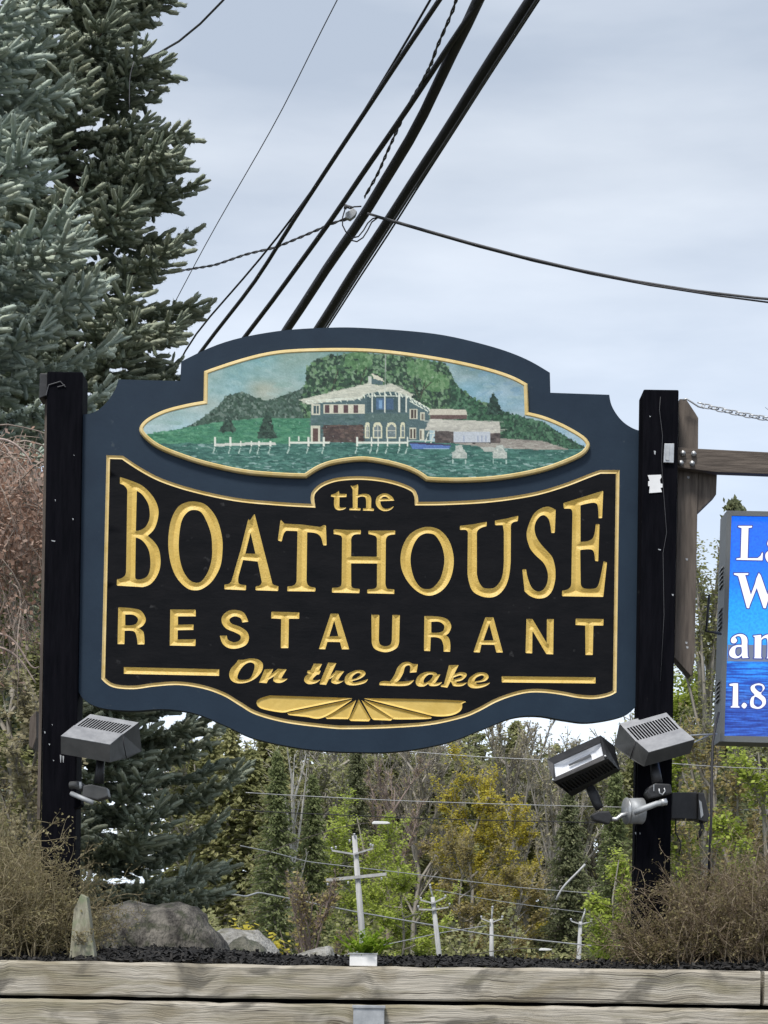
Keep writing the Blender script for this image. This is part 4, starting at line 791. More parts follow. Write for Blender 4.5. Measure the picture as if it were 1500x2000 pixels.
# ------------------------------------------------------------------ overhead lines
def cable(name, label, pts, r, m=None, wob=0., twist=0, cat='cable', group=None):
    """pts: (px,py) along the run with depth interpolated as a straight receding line"""
    pts = [np.array(p, float) for p in pts]; cum = np.array([p[2] for p in pts]); W3 = np.array([P(*p) for p in pts])
    d = np.concatenate([[0], np.cumsum(np.linalg.norm(np.diff(W3, axis=0), axis=1))]); n = max(8, int(d[-1] / .35) if not twist else int(d[-1] / .05)); s = np.linspace(0, d[-1], n)
    Q = np.stack([np.interp(s, d, W3[:, k]) for k in range(3)], 1)
    if len(pts) > 2:
        for _ in range(3): Q[1:-1] = (Q[:-2] + 2 * Q[1:-1] + Q[2:]) / 4
    if wob: Q[:, 0] += wob * np.sin(s * 1.7 + len(label)) * .5 + wob * np.sin(s * 3.9) * .3
    if twist:
        prt = []
        for k in range(2):
            a = s * twist + k * math.pi; prt.append(polytube(Q + np.stack([np.cos(a), 0 * a, np.sin(a)], 1) * r * .9, r * .8, sides=5))
        V, Fc = join(prt)
    else: V, Fc = polytube(Q, r, sides=8)
    return tag(mesh(name, V, Fc, m or M['cable'], tri=True, smooth=True, loc=W3[0]), label, cat, group)
# depth along run: 1/Y linear in py
def runp(x0, y0, x1, y1, Ya=11.5, Yb=16.5, ny0=0., ny1=640., ext=True):
    f = lambda y: 1 / (1 / Ya + (1 / Yb - 1 / Ya) * (y - ny0) / (ny1 - ny0)); out_ = []
    for t_ in ([-.12, 0, .25, .5, .75, 1, 1.3, 1.6] if ext else [-.12, 0, .25, .5, .75, 1]):
        y = y0 + (y1 - y0) * t_; x = x0 + (x1 - x0) * t_; out_.append((x, y, f(y)))
    return out_
grp = 'black cables receding above the sign'
q_ = 'thickest black cable, rightmost of the bundle above the sign'
cable('overhead_cable', q_, runp(1037, 0, 622, 640), .034, wob=.006, group=grp)
cable('messenger_wire', 'thin grey wire strapped along the rightmost thick cable', runp(1048, 0, 634, 640, Ya=11.4, Yb=16.3), .009, M['cablegrey'], wob=.004, cat='wire')
cable('messenger_wire', 'second thin wire lashed to the rightmost thick cable', runp(1052, 0, 640, 640, Ya=11.5, Yb=16.4), .0065, M['cable'], wob=.004, cat='wire')
cable('overhead_cable', 'thick wavy black cable, second from the right above the sign', [(965, -75, 11), (945, 0, 11.5), (905, 60, 11.9), (850, 180, 12.6), (790, 290, 13.3), (735, 380, 14.1), (685, 460, 14.8), (620, 555, 15.7), (560, 640, 16.5), (500, 740, 17.7), (430, 860, 19)], .035, wob=.012, group=grp)
cable('overhead_cable', 'medium black cable, third from the right above the sign', [(990, -70, 11), (934, 0, 11.5), (875, 95, 12), (800, 205, 12.8), (735, 300, 13.4), (655, 420, 14.5), (560, 550, 15.6), (480, 655, 16.6), (380, 790, 18)], .018, group=grp, wob=.004)
cable('overhead_cable', 'medium black cable running down left to the sign arch corner', [(905, -70, 11), (857, 0, 11.5), (790, 105, 12.1), (700, 235, 13), (620, 360, 14), (545, 470, 14.9), (523, 525, 15.3), (470, 585, 16), (396, 681, 16.9), (330, 770, 18)], .015, group=grp, wob=.004)
cable('overhead_cable', 'slender black cable leftmost of the bundle, reaching the spruce', [(880, -70, 11.6), (836, 10, 12), (765, 130, 12.6), (660, 300, 13.9), (555, 450, 15), (450, 575, 16), (365, 665, 16.9), (330, 755, 17.8)], .0075, group=grp)
cable('twisted_cable', 'twisted wire hanging beside the thick wavy cable', [(900, -40, 11.2), (889, 10, 11.5), (872, 50, 11.7), (850, 100, 12), (845, 120, 12.1), (822, 165, 12.5), (800, 200, 12.8), (780, 245, 13.1), (755, 300, 13.5), (738, 340, 13.8), (712, 385, 14.1)], .007, M['cablegrey'], twist=26)
cable('overhead_wire', 'single thin wire crossing the sky left of the cable bundle', [(690, -60, 12), (657, 0, 12.4), (610, 95, 13), (550, 220, 14), (480, 340, 15), (410, 460, 16), (342, 590, 17.2), (310, 650, 18)], .0035, M['cablegrey'], cat='wire')
cable('overhead_wire', 'black wire curving from the top edge into the spruce', [(480, -50, 15), (441, 0, 15.3), (400, 45, 15.6), (350, 90, 16), (300, 115, 16.4), (270, 122, 16.7), (200, 130, 17.3)], .0085, M['cablegrey'], cat='wire')
cable('service_drop', 'twisted service wire from the clamp left into the spruce', [(684, 425, 14.4), (650, 436, 14.6), (600, 458, 15), (540, 483, 15.5), (480, 497, 16), (420, 518, 16.5), (340, 531, 17.2), (270, 545, 18)], .007, M['cablegrey'], twist=22, cat='wire')
cable('service_drop', 'upper of two grey service wires sloping down to the right edge', [(718, 417, 14.2), (760, 425, 14.2), (810, 441, 14.1), (880, 467, 14), (960, 489, 13.8), (1080, 518, 13.6), (1220, 549, 13.4), (1380, 577, 13.2), (1520, 590, 13), (1600, 593, 13)], .0085, M['cablegrey'], cat='wire')
cable('service_drop', 'lower of two grey service wires sloping down to the right edge', [(735, 424, 14.2), (790, 433, 14.2), (840, 452, 14.1), (900, 478, 14), (960, 494, 13.8), (1080, 521, 13.6), (1220, 552, 13.4), (1380, 580, 13.2), (1520, 593, 13)], .006, M['cable'], cat='wire')
cl = thing('cable_clamp', P(684, 420, 14.3), 'pale wedge clamp where the service wires meet the thick cable', 'clamp')
mesh('clamp_body', *pxprism([(675, 415), (690, 406), (697, 412), (694, 420), (684, 428), (674, 424)], 14.25, .05), M['lightsteel'], cl, bevel=.004)
V, Fc = join([tubes(P(x0, y0, 14.3), P(x1, y1, 14.3), .012, .012, 6, True) for x0, y0, x1, y1 in ((674, 402, 690, 407), (676, 400, 674, 408), (670, 430, 680, 426))]); mesh('connector', V, Fc, M['cablegrey'], cl, tri=True)
for lp in ([(674, 408), (669, 425), (669, 440), (675, 452), (685, 462)], [(686, 465), (700, 462), (710, 450), (718, 436), (728, 427), (740, 424)], [(685, 469), (697, 472), (709, 464), (718, 450), (726, 434), (738, 425)], [(690, 404), (706, 403)]):
    mesh('jumper_wire', *polytube([P(x, y, 14.28) for x, y in lp], .005, sides=6), M['cable'], cl, tri=True)
cable('twig_strand', 'two short dangling strands caught in the spruce above the sign', [(262, 120, 13.6), (252, 140, 13.6), (255, 152, 13.6), (250, 168, 13.6), (256, 184, 13.6), (250, 196, 13.6), (253, 212, 13.6)], .0028, M['cablegrey'], cat='wire')
# ------------------------------------------------------------------ foliage generators
def twig_template(sides=5, needles=24, seed=3):
    g = np.random.default_rng(seed); rz_ = [(0, .4), (.3, .85), (.85, .72), (1., .25)]; V = []; 
    for z, r in rz_:
        for k in range(sides): a = 2 * math.pi * k / sides + z; V.append((math.cos(a) * r, math.sin(a) * r, z))
    Fc = []
    for i in range(3):
        for k in range(sides): a, b = i * sides + k, i * sides + (k + 1) % sides; Fc += [(a, b, b + sides), (a, b + sides, a + sides)]
    for i in range(needles):
        z = g.uniform(.0, .95); a = g.uniform(0, 6.28); w_ = .2; s = len(V)
        V += [(math.cos(a - w_) * .5, math.sin(a - w_) * .5, z), (math.cos(a + w_) * .5, math.sin(a + w_) * .5, z + .04), (math.cos(a) * 1.3, math.sin(a) * 1.3, z + .17)]; Fc.append((s, s + 1, s + 2))
    return np.array(V), np.array(Fc)
TWV, TWF = twig_template()
M['spruce'] = mat('spruce_needles', (.1, .15, .13), .75, tint=[(.09, .11, .075), (.17, .20, .145), (.25, .285, .215), (.32, .34, .25)], spec=.25)
M['spruce2'] = mat('spruce_needles_light', (.1, .15, .13), .75, tint=[(.16, .20, .165), (.27, .325, .28), (.36, .42, .36), (.43, .48, .39)], spec=.25)
M['twigbrown'] = mat('twig_brown', (.11, .075, .05), .9, tint=[(.06, .042, .032), (.12, .085, .06), (.2, .15, .11)])
def spruce(tr, label, tx, ty, z0, ztop, zap, rbase, seed, m, dirsel, step=.23, nb=8, R_=.024, Lt=.125, droop=.18, xmin=None, pw=1.):
    """tx,ty trunk; boughs between z0 and ztop; cone apex at zap, radius rbase at z0"""
    g = np.random.default_rng(seed); O, D, Ln, T, RR = [], [], [], [], []; stems = []
    z = z0
    while z < ztop:
        rad = rbase * ((zap - z) / (zap - z0)) ** pw; a0 = g.uniform(0, 6.28)
        for k in range(nb):
            a = a0 + k * 2 * math.pi / nb + g.normal(0, .22); d = np.array([math.cos(a), math.sin(a), 0.])
            if not dirsel(d, g): continue
            ln = rad * g.uniform(.70, 1.08); zz = z + g.uniform(-.12, .12); b0 = np.array([tx, ty, zz]); side = np.array([-d[1], d[0], 0])
            tt = np.linspace(0, 1, 9); up0 = g.uniform(-.1, .14); dr_ = droop * g.uniform(.6, 1.4); asc = g.uniform(.16, .42)
            pth = b0 + d * ln * tt[:, None] + np.outer(ln * (up0 * tt - dr_ * tt + asc * tt ** 2.4), [0, 0, 1]) + side * (g.normal(0, .06) * ln * tt ** 2)[:, None]
            stems.append(polytube(pth, .016 + .01 * rad, .004, sides=4))
            f = lambda t_: np.array([np.interp(t_, tt, pth[:, q]) for q in range(3)])
            bt = g.uniform(-.18, .18)
            t_ = max(.22, .9 - 1.3 / max(ln, .5)) if ln > 1.6 else .22
            while t_ < .99:
                c_ = f(t_); tg = f(min(1, t_ + .04)) - f(t_ - .04); tg /= np.linalg.norm(tg)
                for sg in (-1, 1):
                    ang = g.uniform(.65, 1.0); dv = tg * math.cos(ang) + side * sg * math.sin(ang) + np.array([0, 0, g.uniform(-.22, .12)]); dv /= np.linalg.norm(dv)
                    l2 = min(.42, (.30 * ln * (1 - t_) + .13)) * g.uniform(.75, 1.2); ns = max(1, int(l2 / .075)); sd2 = np.cross(dv, [0, 0, 1.]); sd2 /= np.linalg.norm(sd2)
                    for s_ in range(ns):
                        q0 = c_ + dv * (l2 * s_ / ns) + np.array([0, 0, -.10 * l2 * (s_ / ns) ** 2]); O.append(q0); D.append(dv + g.normal(0, .1, 3)); Ln.append(l2 / ns * 1.25); T.append(bt + g.uniform(.1, .45)); RR.append(R_ * .85)
                        for s2 in (-1, 1):
                            if s_ == 0 and ns > 2 and g.random() < .3: continue
                            v = dv * g.uniform(.6, .9) + sd2 * s2 * g.uniform(.5, .85) + np.array([0, 0, g.uniform(-.35, .25)])
                            O.append(q0); D.append(v); Ln.append(Lt * g.uniform(.6, 1.1) * (1 - .3 * s_ / ns)); T.append(bt + g.uniform(.35, .95)); RR.append(R_ * g.uniform(.85, 1.15))
                    O.append(c_ + dv * l2 * .95); D.append(dv + np.array([0, 0, .12])); Ln.append(Lt * g.uniform(.8, 1.2)); T.append(bt + g.uniform(.6, 1)); RR.append(R_)
                # brush on the bough itself, and hanging twigs beneath
                O.append(c_); D.append(tg + g.normal(0, .15, 3)); Ln.append(Lt); T.append(bt + .3); RR.append(R_)
                if g.random() < .8: O.append(c_); D.append(np.array([g.normal(0, .35), g.normal(0, .35), -1.]) + tg * .5); Ln.append(Lt * g.uniform(.7, 1.2)); T.append(bt + g.uniform(0, .4)); RR.append(R_ * .9)
                t_ += .105 / max(ln, .6) * 1.05
            for q in range(4):     # upswept leader shoots at the tip
                v = (pth[-1] - pth[-2]); v /= np.linalg.norm(v); O.append(pth[-1] - v * .02); D.append(v + g.normal(0, .22, 3) + np.array([0, 0, .2])); Ln.append(Lt * g.uniform(.9, 1.5)); T.append(g.uniform(.4, .9)); RR.append(R_ * .62)
        z += step * g.uniform(.85, 1.15)
    O, D, Ln, T, RR = map(np.array, (O, D, Ln, T, RR))
    if xmin is not None:
        # only twigs that can come into view from near the camera
        u = O[:, 0] / O[:, 1] * F + 750; v = HZ - (O[:, 2] - EYE[2]) / O[:, 1] * F; keep = (u > -230) & (v > -160) & (v < 1960); O, D, Ln, T, RR = O[keep], D[keep], Ln[keep], T[keep], RR[keep]
    A, B, D = basis(D); sp = rng.uniform(0, 6.28, len(O))[:, None]; A, B = A * np.cos(sp) + B * np.sin(sp), -A * np.sin(sp) + B * np.cos(sp)
    V, Fc = replicate(TWV, TWF, O, A * RR[:, None], B * RR[:, None], D * Ln[:, None]); print('spruce twigs', len(O), 'tris', len(Fc))
    tint = np.repeat(np.clip(T, 0, 1), len(TWV)) + np.tile(TWV[:, 2] * .15, len(O)) + rng.normal(0, .11, len(V))
    mesh('crown', V, Fc, m, tr, tri=True, tint=np.clip(tint, 0, 1), smooth=False)
    V, Fc = join(stems); mesh('bough', V, Fc, M['twigbrown'], tr, tri=True, tint=np.full(len(V), .2))
    V, Fc = polytube([(tx, ty, z0 - .9), (tx, ty, (z0 + ztop) / 2), (tx, ty, ztop)], .16, .05, 10); mesh('trunk', V, Fc, M['bark'], tr, tri=True)
Yb_ = 15.5; tx = P(120, 1000, Yb_)[0]; zz = lambda py, Y_: P(120, py, Y_)[2]
t1 = thing('spruce_tree', (tx, Yb_, zg(0, Yb_)), 'tall dark blue spruce behind the sign, its boughs showing above and below the board', 'tree', 'blue spruces left of the sign')
spruce(t1, '', tx, Yb_, zz(1800, Yb_), zz(-160, Yb_), zz(-700, Yb_), 1.40, 21, M['spruce'], lambda d, g: d[1] < .35 or (d[0] > -.2 and d[1] < .75), xmin=1, pw=.54, step=.21)
Yc = 12.6; tx2 = P(-190, 1000, Yc)[0]
t2 = thing('spruce_tree', (tx2, Yc, zg(0, Yc)), 'nearer pale blue spruce cut off by the left edge, lighter boughs in front', 'tree', 'blue spruces left of the sign')
spruce(t2, '', tx2, Yc, zz(900, Yc), zz(60, Yc), zz(-1500, Yc), 1.32, 5, M['spruce2'], lambda d, g: d[0] > .1 and d[1] < .6, R_=.023, Lt=.12, xmin=1, step=.25, nb=9)
# broadleaf / bare trees ------------------------------------------------
LEAF = np.array([(-.5, 0, -.5), (.5, .15, -.45), (.45, 0, .5), (-.5, -.15, .45)]); LEAFF = np.array([(0, 1, 2), (0, 2, 3)])
def btree(H, Rc, g, limbs=13, subs=9, twigs=7, leaves=3, leaf=.16, up=.5, zlow=.3, tw=.02, lsp=.35, conic=0.):
    """returns (branch V,F), (leaf V,F,tint); base at origin"""
    seg0, seg1, r0, r1 = [], [], [], []
    def add(Pq, ra, rb):
        n = len(Pq) - 1
        for i in range(n): seg0.append(Pq[i]); seg1.append(Pq[i + 1]); r0.append(ra + (rb - ra) * i / n); r1.append(ra + (rb - ra) * (i + 1) / n)
    tr_ = [np.array([g.normal(0, .02) * H * t_, g.normal(0, .02) * H * t_, H * t_]) for t_ in np.linspace(0, .96, 7)]; add(tr_, .018 * H, .003 * H); ft = lambda t_: np.array([np.interp(t_, np.linspace(0, .96, 7), [p[q] for p in tr_]) for q in range(3)])
    lp = []; bt = .0
    for i in range(limbs):
        h0 = zlow + (.9 - zlow) * i / limbs; s = ft(h0); a = i * 2.4 + g.normal(0, .3); sh = (1 - conic * h0) * math.sqrt(max(.15, 1 - ((h0 - .45) / .62) ** 2))
        e_ = s + np.array([math.cos(a) * Rc * sh, math.sin(a) * Rc * sh, H * g.uniform(.10, .30) * up * 2]); e_[2] = min(e_[2], H * 1.02); mid = (s + e_) / 2 + np.array([0, 0, -.02 * H]) + g.normal(0, .02 * H, 3)
        Q = [(1 - t_) ** 2 * s + 2 * t_ * (1 - t_) * mid + t_ ** 2 * e_ for t_ in np.linspace(0, 1, 5)]; add(Q, .0075 * H, .0018 * H); Q = np.array(Q)
        for j in range(subs):
            t_ = g.uniform(.2, 1); p = np.array([np.interp(t_ * 4, range(5), Q[:, q]) for q in range(3)]); d = (e_ - s) / np.linalg.norm(e_ - s) + g.normal(0, .55, 3) + np.array([0, 0, up]); d /= np.linalg.norm(d); l = Rc * g.uniform(.25, .5)
            q1 = p + d * l * .5 + g.normal(0, .05 * l, 3); q2 = p + d * l + g.normal(0, .08 * l, 3) + np.array([0, 0, .1 * l]); add([p, q1, q2], .0022 * H, .0009 * H); tb = g.normal(0, .13)
            for k in range(twigs):
                u = g.uniform(.1, 1); b = p + (q2 - p) * u; dd_ = d + g.normal(0, .6, 3) + np.array([0, 0, up * .6]); dd_ /= np.linalg.norm(dd_); ll = l * g.uniform(.3, .6); e2 = b + dd_ * ll; add([b, e2], tw, tw * .5)
                for m_ in range(leaves): lp.append((b + (e2 - b) * g.uniform(.2, 1.1) + g.normal(0, lsp * .4, 3), tb))
    bv = tubes(np.array(seg0), np.array(seg1), np.array(r0), np.array(r1), 3)
    if not lp: return bv, None
    O = np.array([p for p, _ in lp]); tb = np.array([q for _, q in lp]); n = len(O); A, B, D = basis(g.normal(0, 1, (n, 3)) * np.array([1, 1, .8])); s = leaf * g.uniform(.5, 1.3, n)[:, None]
    V, Fc = replicate(LEAF, LEAFF, O, A * s, B * s, D * s); return bv, (V, Fc, np.repeat(np.clip(.5 + tb + g.normal(0, .16, n), 0, 1), 4))
def conif(H, Rc, g, whorls=52, nb=11, cl=17, s0=.15, z0=.08):
    seg0, seg1, O, D, T = [], [], [], [], []
    for w_ in range(whorls):
        h0 = z0 + (1 - z0) * w_ / whorls; rad = Rc * (1 - h0) ** .75 * 1.1 + .1
        for k in range(nb):
            a = g.uniform(0, 6.28); r_ = rad * g.uniform(.6, 1.1); e_ = np.array([math.cos(a) * r_, math.sin(a) * r_, h0 * H - .15 * r_ + g.normal(0, .15)]); s = np.array([0, 0, h0 * H]); seg0.append(s); seg1.append(e_); tb = g.normal(0, .15)
            for j in range(cl):
                t_ = (j + 1) / cl; O.append(s + (e_ - s) * t_ + g.normal(0, .10, 3)); D.append(e_ - s + g.normal(0, .5, 3) * r_ + np.array([0, 0, -.2 * r_])); T.append(.35 + .3 * t_ + tb + g.normal(0, .1))
    tv = join([tubes(np.array([[0, 0, 0.]]), np.array([[0, 0, H * .98]]), .014 * H, .02, 6), tubes(np.array(seg0), np.array(seg1), .03, .01, 3)])
    O, D = np.array(O), np.array(D); n = len(O); A, B, D = basis(D); s = s0 * g.uniform(.6, 1.3, n)[:, None]
    TV = np.array([(-.45, 0, -.2), (0, .1, -.9), (.45, 0, 0), (.1, -.1, .9), (0, -.4, -.3), (0, .4, 0)]); TF = np.array([(0, 1, 2), (0, 2, 3), (4, 1, 5), (4, 5, 3)])
    V, Fc = replicate(TV, TF, O, A * s, B * s, D * s); return tv, (V, Fc, np.repeat(np.clip(T, 0, 1), 6))
def leafm(name, cols):
    m = mat(name, cols[0], .8, tint=cols, spec=.2); n = m.node_tree; b = n.nodes['Principled BSDF']; o_ = [q for q in n.nodes if q.type == 'OUTPUT_MATERIAL'][0]
    t = n.nodes.new('ShaderNodeBsdfTranslucent'); x = n.nodes.new('ShaderNodeMixShader'); x.inputs[0].default_value = .5
    n.links.new(b.inputs['Base Color'].links[0].from_socket, t.inputs[0]); n.links.new(b.outputs[0], x.inputs[1]); n.links.new(t.outputs[0], x.inputs[2]); n.links.new(x.outputs[0], o_.inputs[0]); return m
M['lime'] = leafm('lime_leaves', [(.25, .31, .06), (.42, .50, .10), (.56, .62, .17)])
M['yellow'] = leafm('yellow_leaves', [(.36, .32, .05), (.58, .50, .08), (.66, .60, .14)])
M['olive'] = leafm('olive_leaves', [(0.195, 0.208, 0.091), (0.325, 0.338, 0.156), (0.468, 0.455, 0.234)])
M['rust'] = leafm('rusty_leaves', [(.26, .21, .08), (.38, .32, .14), (.48, .41, .19)])
M['tan'] = leafm('tan_buds', [(0.241, 0.218, 0.138), (0.38, 0.345, 0.218), (0.517, 0.471, 0.322)])
M['pine'] = leafm('pine_needles', [(0.12, 0.143, 0.075), (0.225, 0.247, 0.135), (0.36, 0.375, 0.21)])
M['hem'] = leafm('hemlock_needles', [(.14, .17, .08), (.25, .29, .13), (.37, .41, .2)])
M['barkgrey'] = mat('bark_grey', (.22, .20, .165), .9, col2=(.34, .31, .27), scale=1.2)
M['barkpale'] = mat('bark_birch', (.42, .40, .36), .8, col2=(.55, .53, .49), scale=2)
M['barkpale2'] = mat('bark_far', (.26, .24, .20), .9, col2=(.38, .355, .31), scale=1.2)
M['barkdark'] = mat('bark_dark', (.055, .046, .038), .9, col2=(.09, .075, .062), scale=1.2)
M['barkred'] = mat('bark_red', (.22, .165, .145), .9, col2=(.30, .235, .205), scale=1.2)
cnt = [0]
def plant_tree(name, label, px, py_top, Y_, wpx, kind, leafmat=None, bark='barkgrey', group=None, cat='tree', **k):
    g = np.random.default_rng(100 + cnt[0]); cnt[0] += 1
    if Y_ > 84: Y_ = Y_ + 42
    x = P(px, HZ, Y_)[0]; zb = float(zg(0, Y_)); H = P(px, py_top, Y_)[2] - zb; Rc = wpx / 2 * Y_ / F; x = P(px, (py_top + HZ) / 2, Y_)[0]
    (bv, bf), lf = (conif if kind == 'c' else btree)(H, Rc, g, **k)
    t = thing(name, (x, Y_, zb), label, cat, group); o_ = np.array([x, Y_, zb])
    mesh('trunk', bv + o_, bf, M[bark], t, tri=True)
    if lf: mesh('crown', lf[0] + o_, lf[1], M[leafmat], t, tri=True, tint=lf[2])
    return t
# individual trees seen under and beside the board
B_ = plant_tree
B_('lime_tree', 'bright lime-green leafing tree sloping down behind the first utility pole', 695, 1580, 98, 250, 'b', 'lime', leaves=18, leaf=.14, limbs=15, conic=.45, up=.25, zlow=.12)
B_('lime_tree', 'low bright green leafing tree between the first two utility poles', 785, 1680, 90, 170, 'b', 'lime', leaves=18, leaf=.13, limbs=12, up=.2, zlow=.12)
B_('yellow_tree', 'golden yellow budding tree below the right half of the board', 925, 1490, 112, 180, 'b', 'yellow', leaves=13, leaf=.14, up=.35, conic=.2)
B_('yellow_tree', 'yellow-green budding tree right of the golden one', 1000, 1570, 112, 120, 'b', 'yellow', leaves=13, leaf=.13, up=.4)
B_('bare_tree', 'wide bare grey-brown tree in the middle of the gap under the board', 810, 1455, 120, 200, 'b', 'tan', bark='barkgrey', leaves=2, leaf=.11, limbs=18, subs=12, twigs=11, up=.8, tw=.03)
B_('bare_tree', 'tall bare tree with reddish twigs behind the lime tree', 760, 1520, 110, 130, 'b', 'rust', bark='barkred', leaves=1, leaf=.11, limbs=14, subs=10, twigs=10, up=.9, tw=.03)
B_('bare_tree', 'bare olive-twigged tree under the right end of the board', 1000, 1425, 118, 150, 'b', 'tan', bark='barkgrey', leaves=2, leaf=.16, limbs=15, subs=11, twigs=9, up=.9, tw=.028)
B_('bare_tree', 'bare forked tree near the glass-fronted floodlight', 1085, 1475, 105, 150, 'b', 'tan', bark='barkgrey', leaves=2, leaf=.15, limbs=12, subs=10, twigs=8, up=1., tw=.025)
B_('birch_tree', 'thin white-barked birch leaning left of the first utility pole', 572, 1480, 90, 70, 'b', 'tan', bark='barkpale', leaves=1, leaf=.12, limbs=9, subs=6, twigs=5, up=1., tw=.022)
B_('pine_tree', 'dark green pine directly under the middle of the board', 695, 1440, 125, 130, 'c', 'pine')
B_('hemlock_tree', 'olive green hemlock beside the spruce tips, left in the gap', 540, 1470, 88, 150, 'c', 'hem')
B_('hemlock_tree', 'feathery green hemlock left of the first pole crossarm', 610, 1515, 92, 120, 'c', 'hem')
B_('hemlock_tree', 'dark green hemlock standing behind the fourth utility pole', 1110, 1545, 98, 170, 'c', 'pine', bark='barkdark')
B_('hemlock_tree', 'green hemlock just left of the right black post', 1200, 1500, 90, 150, 'c', 'hem')
B_('lime_tree', 'yellow-green leafing bush at the foot of the right black post', 1200, 1660, 70, 110, 'b', 'lime', leaves=12, leaf=.10, limbs=12, up=.3, zlow=.1)
B_('rusty_tree', 'rusty brown budding tree low behind the third utility pole', 900, 1640, 98, 140, 'b', 'rust', leaves=8, leaf=.14, up=.4)
B_('rusty_tree', 'brownish budding tree between the third and fourth poles', 1010, 1700, 94, 110, 'b', 'rust', leaves=8, leaf=.13, up=.4)
B_('shrub', 'reddish bare thicket left of the first utility pole foot', 610, 1740, 75, 130, 'b', 'rust', bark='barkred', leaves=1, leaf=.11, limbs=16, subs=10, twigs=9, up=.9, zlow=.05, tw=.02, cat='shrub')
B_('shrub', 'yellow-green shrub behind the pale boulder', 500, 1805, 40, 90, 'b', 'yellow', leaves=4, leaf=.09, limbs=10, up=.3, zlow=.3, cat='shrub', tw=.01)
B_('lime_tree', 'lime maple with fresh leaves below the message display', 1490, 1440, 55, 190, 'b', 'lime', leaves=11, leaf=.09, limbs=14, up=.3, zlow=.2, lsp=.3)
B_('lime_tree', 'fresh green tree just right of the right black post', 1335, 1310, 62, 110, 'b', 'lime', leaves=11, leaf=.10, limbs=15, up=.4, zlow=.35)
B_('rusty_tree', 'orange-brown budding tree behind the dropped power cord', 1405, 1440, 58, 150, 'b', 'rust', leaves=6, leaf=.08, up=.5)
B_('budding_tree', 'tall thin olive-leafed tree between the right post and the display', 1385, 1110, 60, 120, 'b', 'olive', leaves=8, leaf=.07, limbs=18, up=.8, subs=10, tw=.012)
B_('pine_tree', 'tall dark conifer rising behind the message display', 1424, 970, 75, 84, 'c', 'pine', nb=10, s0=.15)
B_('pine_tree', 'short-topped conifer whose tip shows over the display edge', 1440, 985, 82, 60, 'c', 'pine', nb=9, s0=.15)
B_('hemlock_tree', 'soft green conifer behind the brown weeping shrub, far left', 20, 1050, 24, 330, 'c', 'hem', whorls=42, nb=12, cl=12, s0=.17)
B_('bare_tree', 'bare grey tree behind the left post and its floodlight', 150, 1330, 45, 150, 'b', 'olive', bark='barkgrey', leaves=3, leaf=.14, limbs=14, up=.7)
B_('bare_tree', 'leafless grey tree glimpsed right of the display beyond the beam', 1590, 800, 60, 200, 'b', None, bark='barkdark', leaves=0, limbs=13, up=.8, tw=.012)
B_('green_shrub', 'loose green shrub behind the drooping twigs at the left edge', 15, 1120, 12.5, 210, 'b', 'olive', leaves=9, leaf=.028, limbs=15, subs=10, twigs=8, up=.6, zlow=.15, tw=.004, lsp=.08, cat='shrub')
B_('green_shrub', 'low grey-green shrub left of the left post foot', 60, 1340, 11.6, 150, 'b', 'tan', leaves=5, leaf=.022, limbs=13, subs=9, twigs=8, up=.6, zlow=.15, tw=.004, lsp=.06, cat='shrub')
# woodland mass farther back
g = np.random.default_rng(55); bp, lpz, lt, lo_ = [], [], [], 0
protos = [btree(17, 3.2, g, leaves=2, leaf=.13, limbs=14, subs=8, twigs=7, up=.9, tw=.04), btree(16, 3.4, g, leaves=6, leaf=.17, limbs=12, subs=8, twigs=6, up=.6, tw=.035), conif(18, 3.0, g, whorls=36, nb=10, cl=11, s0=.24), conif(16, 3.2, g, whorls=34, nb=10, cl=11, s0=.24)]
for k in range(80):
    Y_ = 175 + 45 * g.random(); px = 330 + 1260 * (k + g.random()) / 80; top_ = 1490 + 60 * g.random() if 1040 < px < 1240 else 1425 + 60 * g.random()
    zb = float(zg(0, Y_)); x = P(px, 1650, Y_)[0]; (bv, bf), lf = protos[[0, 1, 1, 2, 1, 3][g.integers(6)]]; a = g.uniform(0, 6.28); Hh = P(px, top_, Y_)[2] - zb
    Mr = np.array([[math.cos(a), -math.sin(a), 0], [math.sin(a), math.cos(a), 0], [0, 0, 1.]]); s = Hh / 17 * np.array([1.25, 1.25, 1.])
    tf = lambda V: (V @ Mr.T) * s + np.array([x, Y_, zb]); bp.append((tf(bv), bf))
    if lf: lpz.append((tf(lf[0]), lf[1])); lt.append(np.clip(lf[2] + g.normal(0, .12), 0, 1))
V, Fc = join(bp); tag(mesh('woodland_branches', V, Fc, M['barkpale2'], tri=True), 'bare branches of the distant woodland behind the utility poles', 'woodland', kind='stuff')
V, Fc = join(lpz); tag(mesh('woodland', V, Fc, M['olive'], tri=True, tint=np.concatenate(lt)), 'distant mixed woodland of conifers and budding trees across the background', 'woodland', kind='stuff')
# low undergrowth filling the foot of the woodland
n = 40000; Y_ = g.uniform(122, 170, n); px = g.uniform(380, 1560, n); zb = zg(0, Y_); hgt = g.uniform(0, 1, n) ** 1.3 * (6.0 + 1.5 * np.sin(px / 47.) + np.sin(px / 19.))
O = np.stack([(px - 750) / F * Y_, Y_, zb + hgt], 1); A, B, D = basis(g.normal(0, 1, (n, 3))); s = g.uniform(.08, .26, n)[:, None]; V, Fc = replicate(LEAF, LEAFF, O, A * s, B * s, D * s)
tag(mesh('undergrowth', V, Fc, M['olive'], tri=True, tint=np.repeat(g.uniform(0, 1, n), 4)), 'olive undergrowth at the foot of the distant trees', 'undergrowth', kind='stuff')
